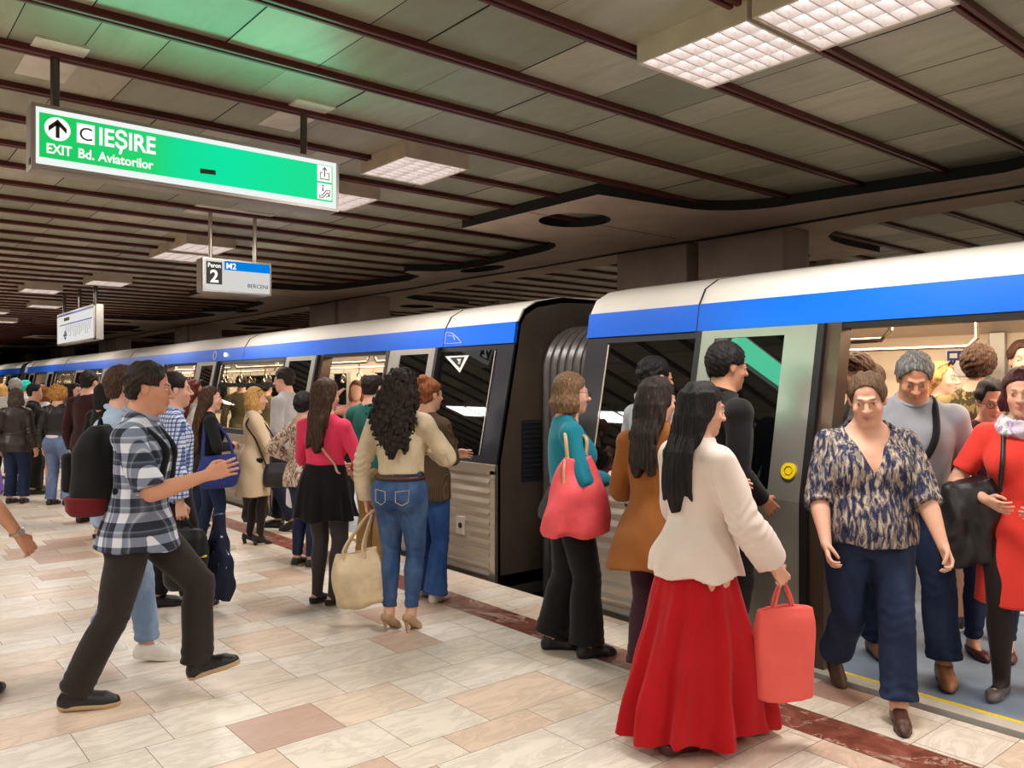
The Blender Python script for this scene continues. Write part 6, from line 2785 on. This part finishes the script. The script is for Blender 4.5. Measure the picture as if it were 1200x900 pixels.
h.skirt(cloth('purple', (70, 44, 130)), [(.95, .14, .11, 0, 0), (.8, .19, .16, 0, 0), (.55, .22, .18, 0, 0)], pleats=8, amp=.01)
h.shoes(LTAN, 'flat')
h.hair('bob', H_OR, .13, vol=1.15)
h = P(88, 11.9, 115, 'dark haired woman looking right between the blond curls and the maroon sweater', 1.64, 'f', far=False)
h.top('jacket', cloth('black', (20, 19, 21)), sleeves=1.95, hem=.48, loose=.5, off=.016)
h.trousers(BLK2)
h.shoes(LBLK, 'flat')
h.hair('bob', H_BLK, .16)
h = P(2, 14.2, 0, 'fair haired woman at the far left edge of the crowd', 1.63, 'f')
h.top('top', NAVY, sleeves=1.9, hem=.48, loose=.5)
h.trousers(BLK2)
h.shoes(LBLK, 'flat')
h.hair('bob', H_BL, .14, vol=1.1)
h = P(30, 15.0, 30, 'person in turquoise cap far down the crowd', 1.70, 'f')
h.top('top', cloth('palegrey', (196, 194, 190)), sleeves=1.9, hem=.48, loose=.5)
h.trousers(JEAN_D)
h.shoes(LBLK, 'flat')
h.hair('short', cloth('turquoise', (40, 190, 170)), vol=1.5, name='cap')

# --- the person cut by the left edge: only the right arm shows
h = P(-42, 4.1, 12, 'person in purple tee cut by the left edge, a bare forearm with silver watch showing', 1.68, 'f', hands={1: V3(.28, .05, .87)}, poles={1: V3(.3, -1, 0)}, feet={1: dict(y=.1, x=-.01), -1: dict(y=-.1, x=-.15)}, skin='tan', curl=.55)
h.top('tee', cloth('violet', (116, 84, 158)), sleeves=.92, hem=.48, loose=.5, off=.016, wide=.02)
h.trousers(BLK2)
h.shoes(LBLK, 'shoe')
h.hair('long', H_DK, .3)
wp = h.wr[1] + unit(h.el[1] - h.wr[1]) * .03
fw, nb_, th_ = h.hand_frame(1)
mb = MB().tube([wp + (nb_ * math.cos(a) + th_ * math.sin(a)) * .030 for a in [2 * math.pi * i / 20 for i in range(20)]], .008, 6, True)
mb.disc(wp + nb_ * .030, .019, nb_, .008, 20)
mb_local(mb, 'watch', STEEL, h.body)

# --- woman in teal with the coral bag
h = P(668, 4.98, 82, 'woman with brown bob in teal cardigan and wide black trousers beside the gangway', 1.69, 'f', feet={1: dict(y=.08, x=.10), -1: dict(y=-.10, x=-.09)},
      hands={1: V3(.13, .20, 1.06), -1: V3(0, .22, 1.05)}, poles={1: V3(1, -.6, -.6), -1: V3(-1, -.6, -.6)}, head=(-.05, .05, 0), g=1.08)
h.top('top', BLK, sleeves=0, hem=.48, loose=.2, off=.006)
h.top('cardigan', cloth('petrol', (24, 122, 142), .85, .08), sleeves=1.95, hem=.60, loose=.4, off=.018, coat=True, bunch=.006, seed=41)
h.trousers(BLK, off=.016, kneer=.085, hemr=.105, end=.98, seed=41)
h.shoes(LBLK, 'shoe', SOLEB)
h.hair('bob', H_LB, .115, vol=1.22, seed=41)
glasses(h)
shp = to_world(h.body, h.sh[1] + V3(-.01, -.01, .055))
CORAL = leather('coral', (236, 84, 92), .5, .3)
bag = Bag('tote_bag', 'big coral red slouchy tote bag on the teal cardigan woman\'s shoulder', 'handbag', to_world(h.body, V3(.27, -.02, .76)), h.body.rotation_euler.z + math.pi / 2,
          [(0, .19, .05, 0), (.025, .215, .085, 0), (.12, .205, .095, 0), (.25, .165, .08, 0), (.36, .115, .05, 0), (.45, .07, .025, -.01)], CORAL, fold=.012, seed=42, freq=20, k=2.5)
STRAPB = leather('strap_beige', (206, 170, 130))
l = bag.loc(shp)
bag.tube('strap', [(-.05, 0, .42), (-.06, .01, .55), tuple(l + V3(-.03, 0, -.03)), tuple(l + V3(0, .02, .005)), tuple(l + V3(.05, 0, -.05)), (.06, .0, .55), (.05, 0, .42)], .011, STRAPB)
bag.tube('tassel', [(-.075, -.03, .44), (-.085, -.05, .36), (-.08, -.05, .24)], .008, STRAPB)

# --- woman in the brown coat, and the tan bag on her arm
h = P(768, 4.42, 42, 'woman with long dark hair in caramel brown coat waiting at the near door', 1.655, 'f', hands={1: V3(.18, .20, .98), -1: V3(-.16, .24, 1.02)}, poles={1: V3(.35, -1, -.4), -1: V3(-.5, -1, -.4)}, feet={-1: dict(x=-.1), 1: dict(x=.1)}, head=(.3, .1, 0))
h.top('coat', cloth('caramel', (140, 84, 38), .9, .08), sleeves=1.95, hem=.39, off=.018, loose=.3, wide=.010, flare=[(.58, .092, .078, -.002), (.5, .124, .106, -.014), (.36, .165, .142, -.018)], seed=43, fold=.005)
h.collar(cloth('caramel', (140, 84, 38)), .018)
h.trousers(cloth('plum', (62, 34, 46)), off=.012, hemr=.075, seed=43)
h.shoes(LBLK, 'flat')
h.hair('long', H_DK, .40, vol=1.12, seed=43)
bag = Bag('handbag', 'tan handbag with a silver clasp on the caramel coat woman\'s arm', 'handbag', to_world(h.body, V3(.27, .06, .66)), h.body.rotation_euler.z + 1.2,
          [(0, .13, .05, 0), (.03, .15, .07, 0), (.15, .145, .07, 0), (.25, .11, .04, 0)], leather('bag_tan', (150, 98, 58)), fold=.006, seed=44)
bag.tube('strap', [(-.10, 0, .23), tuple(bag.loc(to_world(h.body, h.sh[1] + V3(-.02, -.03, .05)))), (.10, 0, .23)], .008, LBLK)
F = Field(V3(-.06, -.11, .2), V3(.06, -.01, .32), .006)
F.union(ellip(V3(-.025, -.055, .255), V3(.03, .02, .02)))
F.union(ellip(V3(.025, -.055, .255), V3(.03, .02, .02)), .006)
F.mesh('clasp', plain('silver', (190, 186, 184), .3, .7), bag.ob)

# --- two men at the near door
h = P(765, 5.22, 70, 'dark haired man in pale grey hooded top behind the caramel coat', 1.79, 'm', head=(.0, .05, 0), skin='olive')
h.top('hoodie', cloth('hoodgrey', (176, 176, 180)), sleeves=1.95, hem=.48, loose=.5, off=.02)
h.collar(cloth('hoodgrey', (176, 176, 180)), .03)
h.trousers(BLK2)
h.shoes(LBLK, 'shoe')
h.hair('short', H_BLK, vol=1.1)
h = P(848, 4.73, 78, 'tall man with thick black hair and black shirt in front of the near door leaf', 1.855, 'm', head=(.0, .1, 0), skin='olive', hands={1: V3(.16, .16, .98)})
h.top('shirt', cloth('blackshirt', (24, 22, 24)), sleeves=1.95, hem=.47, loose=.5, off=.018)
h.collar(cloth('blackshirt', (24, 22, 24)))
h.trousers(BLK2)
h.shoes(LBLK, 'shoe')
h.hair('short', H_BLK, vol=1.6, seed=45)

# --- woman in the red maxi skirt, and her bag
h = P(814, 3.80, 62, 'woman in long red skirt and off white blouse with long black hair', 1.66, 'f',
      feet={1: dict(y=-.22, x=.12, pitch=.1), -1: dict(y=.24, x=-.08)}, hands={1: V3(.30, .20, .82), -1: V3(-.10, .27, 1.10)}, curl={1: 1.2, -1: .5}, head=(.25, .15, 0), g=1.04)
h.top('blouse', cloth('offwhite', (222, 206, 196), .8, .05), sleeves=1.9, hem=.47, loose=.7, off=.022, wide=.03, flare=[(.60, .102, .088, -.002), (.52, .128, .118, -.008), (.42, .148, .138, -.010)], seed=51, fold=.007, bunch=.006)
h.skirt(cloth('scarlet', (176, 16, 26), .85, .06), [(1.0, .125, .10, 0, 0), (.9, .15, .125, 0, -.01), (.74, .185, .175, 0, -.01), (.4, .24, .29, 0, 0), (.06, .27, .375, 0, 0)], pleats=11, amp=.026, fold=.008, seed=51)
h.shoes(leather('maroonshoe', (70, 22, 30)), 'flat')
h.hair('long', H_BLK, .44, vol=1.2, seed=51)
gp = to_world(h.body, h.grip(1))
PAPER = cloth('coralbag', (230, 96, 88), .6, .06)
bag = Bag('shopping_bag', 'coral shopping bag hanging from the hand of the woman in the red skirt', 'bag', gp + V3(.0, .0, -.52), h.body.rotation_euler.z + 1.2,
          [(0, .135, .06, 0), (.01, .14, .062, 0), (.2, .135, .055, 0), (.36, .125, .035, 0), (.40, .12, .02, 0)], PAPER, fold=.006, k=4.5, seed=52, open_top=.04)
lg = bag.loc(gp)
for y in (-.015, .015):
    bag.tube('handle', [(-.05, y, .38), (-.03, y, .46), tuple(lg), (.03, y, .46), (.05, y, .38)], .006, PAPER)

# --- woman in the patterned blouse stepping off
ANIM = printed('brush', [(34, 36, 62), (58, 62, 88), (134, 122, 112), (188, 172, 154)], 34, (1.6, 1, .45), .7, (.40, .50, .60))
h = P(1034, 4.02, 190, 'heavy set woman in navy and beige print blouse and jeans stepping off the train', 1.72, 'f', hsz=1.05, g=1.26, belly=.25,
      feet={-1: dict(x=-.06, y=.06, yaw=.1), 1: dict(x=.13, y=-.46, pitch=.7, lift=.02)}, hands={-1: V3(-.265, .08, .82), 1: V3(.265, .02, .84)}, poles={-1: V3(-.5, -1, 0), 1: V3(.5, -1, 0)}, curl={-1: .8, 1: .7}, head=(.28, .30, .05), skin='fair', bust=1.2)
h.top('blouse', ANIM, sleeves=1.14, hem=.495, neck='v', loose=.6, wide=.02, off=.018, seed=61, fold=.006, flare=[(.61, .122, .108, .010), (.55, .136, .124, .004), (.45, .140, .128, -.004)])
h.trousers(JEAN_D, off=.012, hemr=.085, kneer=.085, seed=61)
h.shoes(LBRN, 'shoe', SOLEB)
h.hair('updo', hair_mat('mousy', (88, 66, 50), (124, 98, 76)), bunpos=(0, -.10, .05), seed=61)

# --- man in the grey polo behind her
h = P(1064, 4.74, 192, 'grey haired man in grey polo, head bowed, behind the print blouse', 1.84, 'm', g=1.12, lean=.18, head=(.15, .55, 0),
      feet={-1: dict(x=-.13, y=.22), 1: dict(x=.14, y=-.2)}, hands={-1: V3(-.29, .12, .90), 1: V3(.26, .14, .94)}, skin='tan', curl=.7)
h.top('polo', cloth('lavgrey', (152, 154, 162)), sleeves=.9, hem=.47, loose=.5, off=.018, wide=.03, seed=62)
h.collar(cloth('lavgrey', (152, 154, 162)))
h.trousers(JEAN_D, off=.018, hemr=.09, kneer=.09, seed=62)
h.shoes(LTAN, 'shoe', SOLEB)
h.hair('short', H_GR, vol=1.2, seed=62)
strap(h, [tpt(h, -.05, .74, -1, .03), h.nb + V3(-.10, .0, .035), tpt(h, -.09, .76, 1, .03), tpt(h, -.03, .68, 1, .035), tpt(h, .10, .58, 1, .04)], BLK, 'bag_strap', .02)

# --- woman in red dress at the right edge with the leather jacket over her arm
h = P(1200, 4.36, 212, 'woman in coral red dress and lilac scarf at the right edge', 1.70, 'f', feet={-1: dict(x=-.08, y=-.04), 1: dict(x=.10, y=.14, yaw=.3)}, hands={1: V3(.16, .24, 1.02), -1: V3(-.10, .25, 1.0)}, poles=OUTP, head=(.1, .15, 0), g=1.1)
h.top('dress', cloth('coraldress', (232, 66, 56), .85, .05), sleeves=.75, hem=.27, off=.014, loose=.2, wide=.02, flare=[(.58, .090, .070, 0), (.5, .116, .094, -.008), (.24, .135, .115, -.008)], seed=63)
h.tights(TIGHT_B)
h.shoes(leather('greyshoe', (88, 84, 86)), 'flat')
h.hair('bob', H_BUR, .10, vol=1.15, seed=63)
F = Field(h.nb - .16, h.nb + .16, .008)
for i in range(2):
    pts = [h.nb + V3(math.cos(a) * (.085 + .012 * i), math.sin(a) * (.085 + .01 * i) + .02, .01 - .022 * math.sin(a) - .035 * i) for a in np.linspace(0, 2 * math.pi, 17)]
    F.union(chain(pts, [.030] * 17), .01)
F.disp(folds(64, .006, 60, (1, 1, 1), 8))
F.mesh('scarf', printed('lilac', [(206, 196, 214), (176, 152, 196), (226, 220, 226), (150, 170, 160)], 16), h.body)
strap(h, [tpt(h, .06, .72, -1, .03), h.nb + V3(.085, 0, .02), tpt(h, .085, .75, 1, .03), tpt(h, .09, .70, 1, .06), tpt(h, .10, .62, 1, .05)], LBLK, 'bag_strap', .012)
fa = to_world(h.body, (h.el[1] + h.wr[1]) / 2)
bag = Bag('jacket', 'black leather jacket draped over the red dressed woman\'s forearm', 'jacket', fa + V3(0, 0, -.40), h.body.rotation_euler.z + .5,
          [(0, .10, .04, .0), (.03, .14, .065, 0), (.18, .17, .085, .0), (.34, .17, .09, 0), (.43, .14, .08, 0), (.46, .10, .05, 0)], LBLK, fold=.018, seed=65, freq=24, k=2.3)
mb_local(MB().tube([(-.10, -.09, .30), (-.04, -.105, .24), (.02, -.10, .26)], .006, 6), 'zip', STEEL, bag.ob)

# --- passengers still inside the near car
h = P(1005, 5.56, -72, 'man in black tee inside the near car, holding the pole beside the door', 1.82, 'm', hands={-1: V3(-.70, .21, 1.22)}, poles={-1: V3(-.3, -1, -.3)}, curl={-1: 1.4, 1: .6}, head=(-.2, .05, 0))
h.top('tee', BLK, sleeves=.85, hem=.48, loose=.5, off=.015, wide=.02)
h.trousers(JEAN_D)
h.shoes(LBLK, 'sneaker', SOLEW)
h.hair('short', H_BR, vol=1.3)
h = P(1022, 6.0, 30, 'woman with brown ponytail inside the near car behind the man in black tee', 1.76, 'f')
h.top('top', NAVY, sleeves=1.2, hem=.5)
h.trousers(BLK2)
h.shoes(LBLK, 'flat')
h.hair('pony', H_BR)
h = P(1101, 6.15, 140, 'blond woman with sunglasses pushed up inside the near car, looking right', 1.78, 'f', head=(-.1, .0, 0), skin='pale')
h.top('top', cloth('greenish', (96, 100, 84)), sleeves=1.0, hem=.5)
h.trousers(JEAN_D)
h.shoes(WHITE_S, 'sneaker', SOLEW)
h.hair('wavy', H_BL, .22, seed=71)
sunglasses_on_hair(h)
h = P(1146, 5.35, 35, 'curly brown haired man in camouflage shirt inside the near car', 1.86, 'm', feet={-1: dict(x=-.12), 1: dict(x=.14, y=-.1)})
h.top('shirt', printed('camo', [(104, 92, 58), (138, 120, 78), (74, 66, 44), (168, 146, 96)], 12), sleeves=1.0, hem=.48, loose=.5, off=.018, wide=.02)
h.trousers(cloth('shorts', (52, 48, 44)), off=.03, end=.5, kneer=.09, bunch=.0)
h.shoes(LBLK, 'sneaker', SOLEW)
h.hair('short', H_BR, vol=2.0, seed=72)
h = P(1200, 5.95, 200, 'man with brown quiff at the right edge, farthest inside the near car', 1.92, 'm', head=(.2, 0, 0))
h.top('shirt', cloth('slate', (70, 78, 92)), sleeves=1.9, hem=.48)
h.trousers(JEAN_D)
h.shoes(LBLK, 'sneaker', SOLEW)
h.hair('short', H_BR, vol=1.8, seed=73)
h = P(1160, 4.92, 195, 'dark haired woman in glasses looking down beside the red dress', 1.65, 'f', head=(0, .35, 0))
h.top('top', cloth('plumtop', (74, 40, 52)), sleeves=1.2, hem=.5)
h.trousers(JEAN_D)
h.shoes(leather('maroonshoe', (70, 22, 30)), 'flat')
h.hair('updo', H_BLK, seed=74)
glasses(h)

# --- passengers inside the second car
h = P(283, 13.6, -10, 'dark haired passenger seen through the window left of the cream coat', 1.77, 'm')
h.top('shirt', cloth('olive', (110, 100, 70)), sleeves=1.9, hem=.48)
h.trousers(JEAN_D)
h.hair('short', H_DK)
h = P(312, 13.0, 20, 'passenger in khaki seen through the window right of the cream coat', 1.70, 'm')
h.top('shirt', cloth('khakitop', (126, 112, 80)), sleeves=1.9, hem=.48)
h.trousers(JEAN_D)
h.hair('crop', H_DK)
h = P(418, 9.9, 178, 'passenger in rosy top facing out of the second car\'s nearest door', 1.66, 'f', hands={1: V3(.2, .2, 1.5)}, poles={1: V3(1, 0, -1)})
h.top('top', cloth('rosy', (206, 150, 136)), sleeves=.8, hem=.5)
h.trousers(BLK2)
h.hair('bob', H_OR, .13)
h = P(388, 11.0, 30, 'dark dressed passenger inside the second car\'s nearest door', 1.63, 'm')
h.top('jacket', NAVY, sleeves=1.9, hem=.48)
h.trousers(BLK2)
h.hair('short', H_DK)
h = P(222, 14.3, 60, 'dark haired passenger in the doorway above the red haired woman', 1.72, 'm')
h.top('shirt', NAVY, sleeves=1.9, hem=.48)
h.trousers(BLK2)
h.hair('short', H_BLK)
h = P(52, 24.0, 20, 'distant passenger in the farthest open doorway', 1.68, 'f')
h.top('top', cloth('rosy', (206, 150, 136)), sleeves=1.9, hem=.48)
h.trousers(BLK2)
h.hair('bob', H_BR, .13)
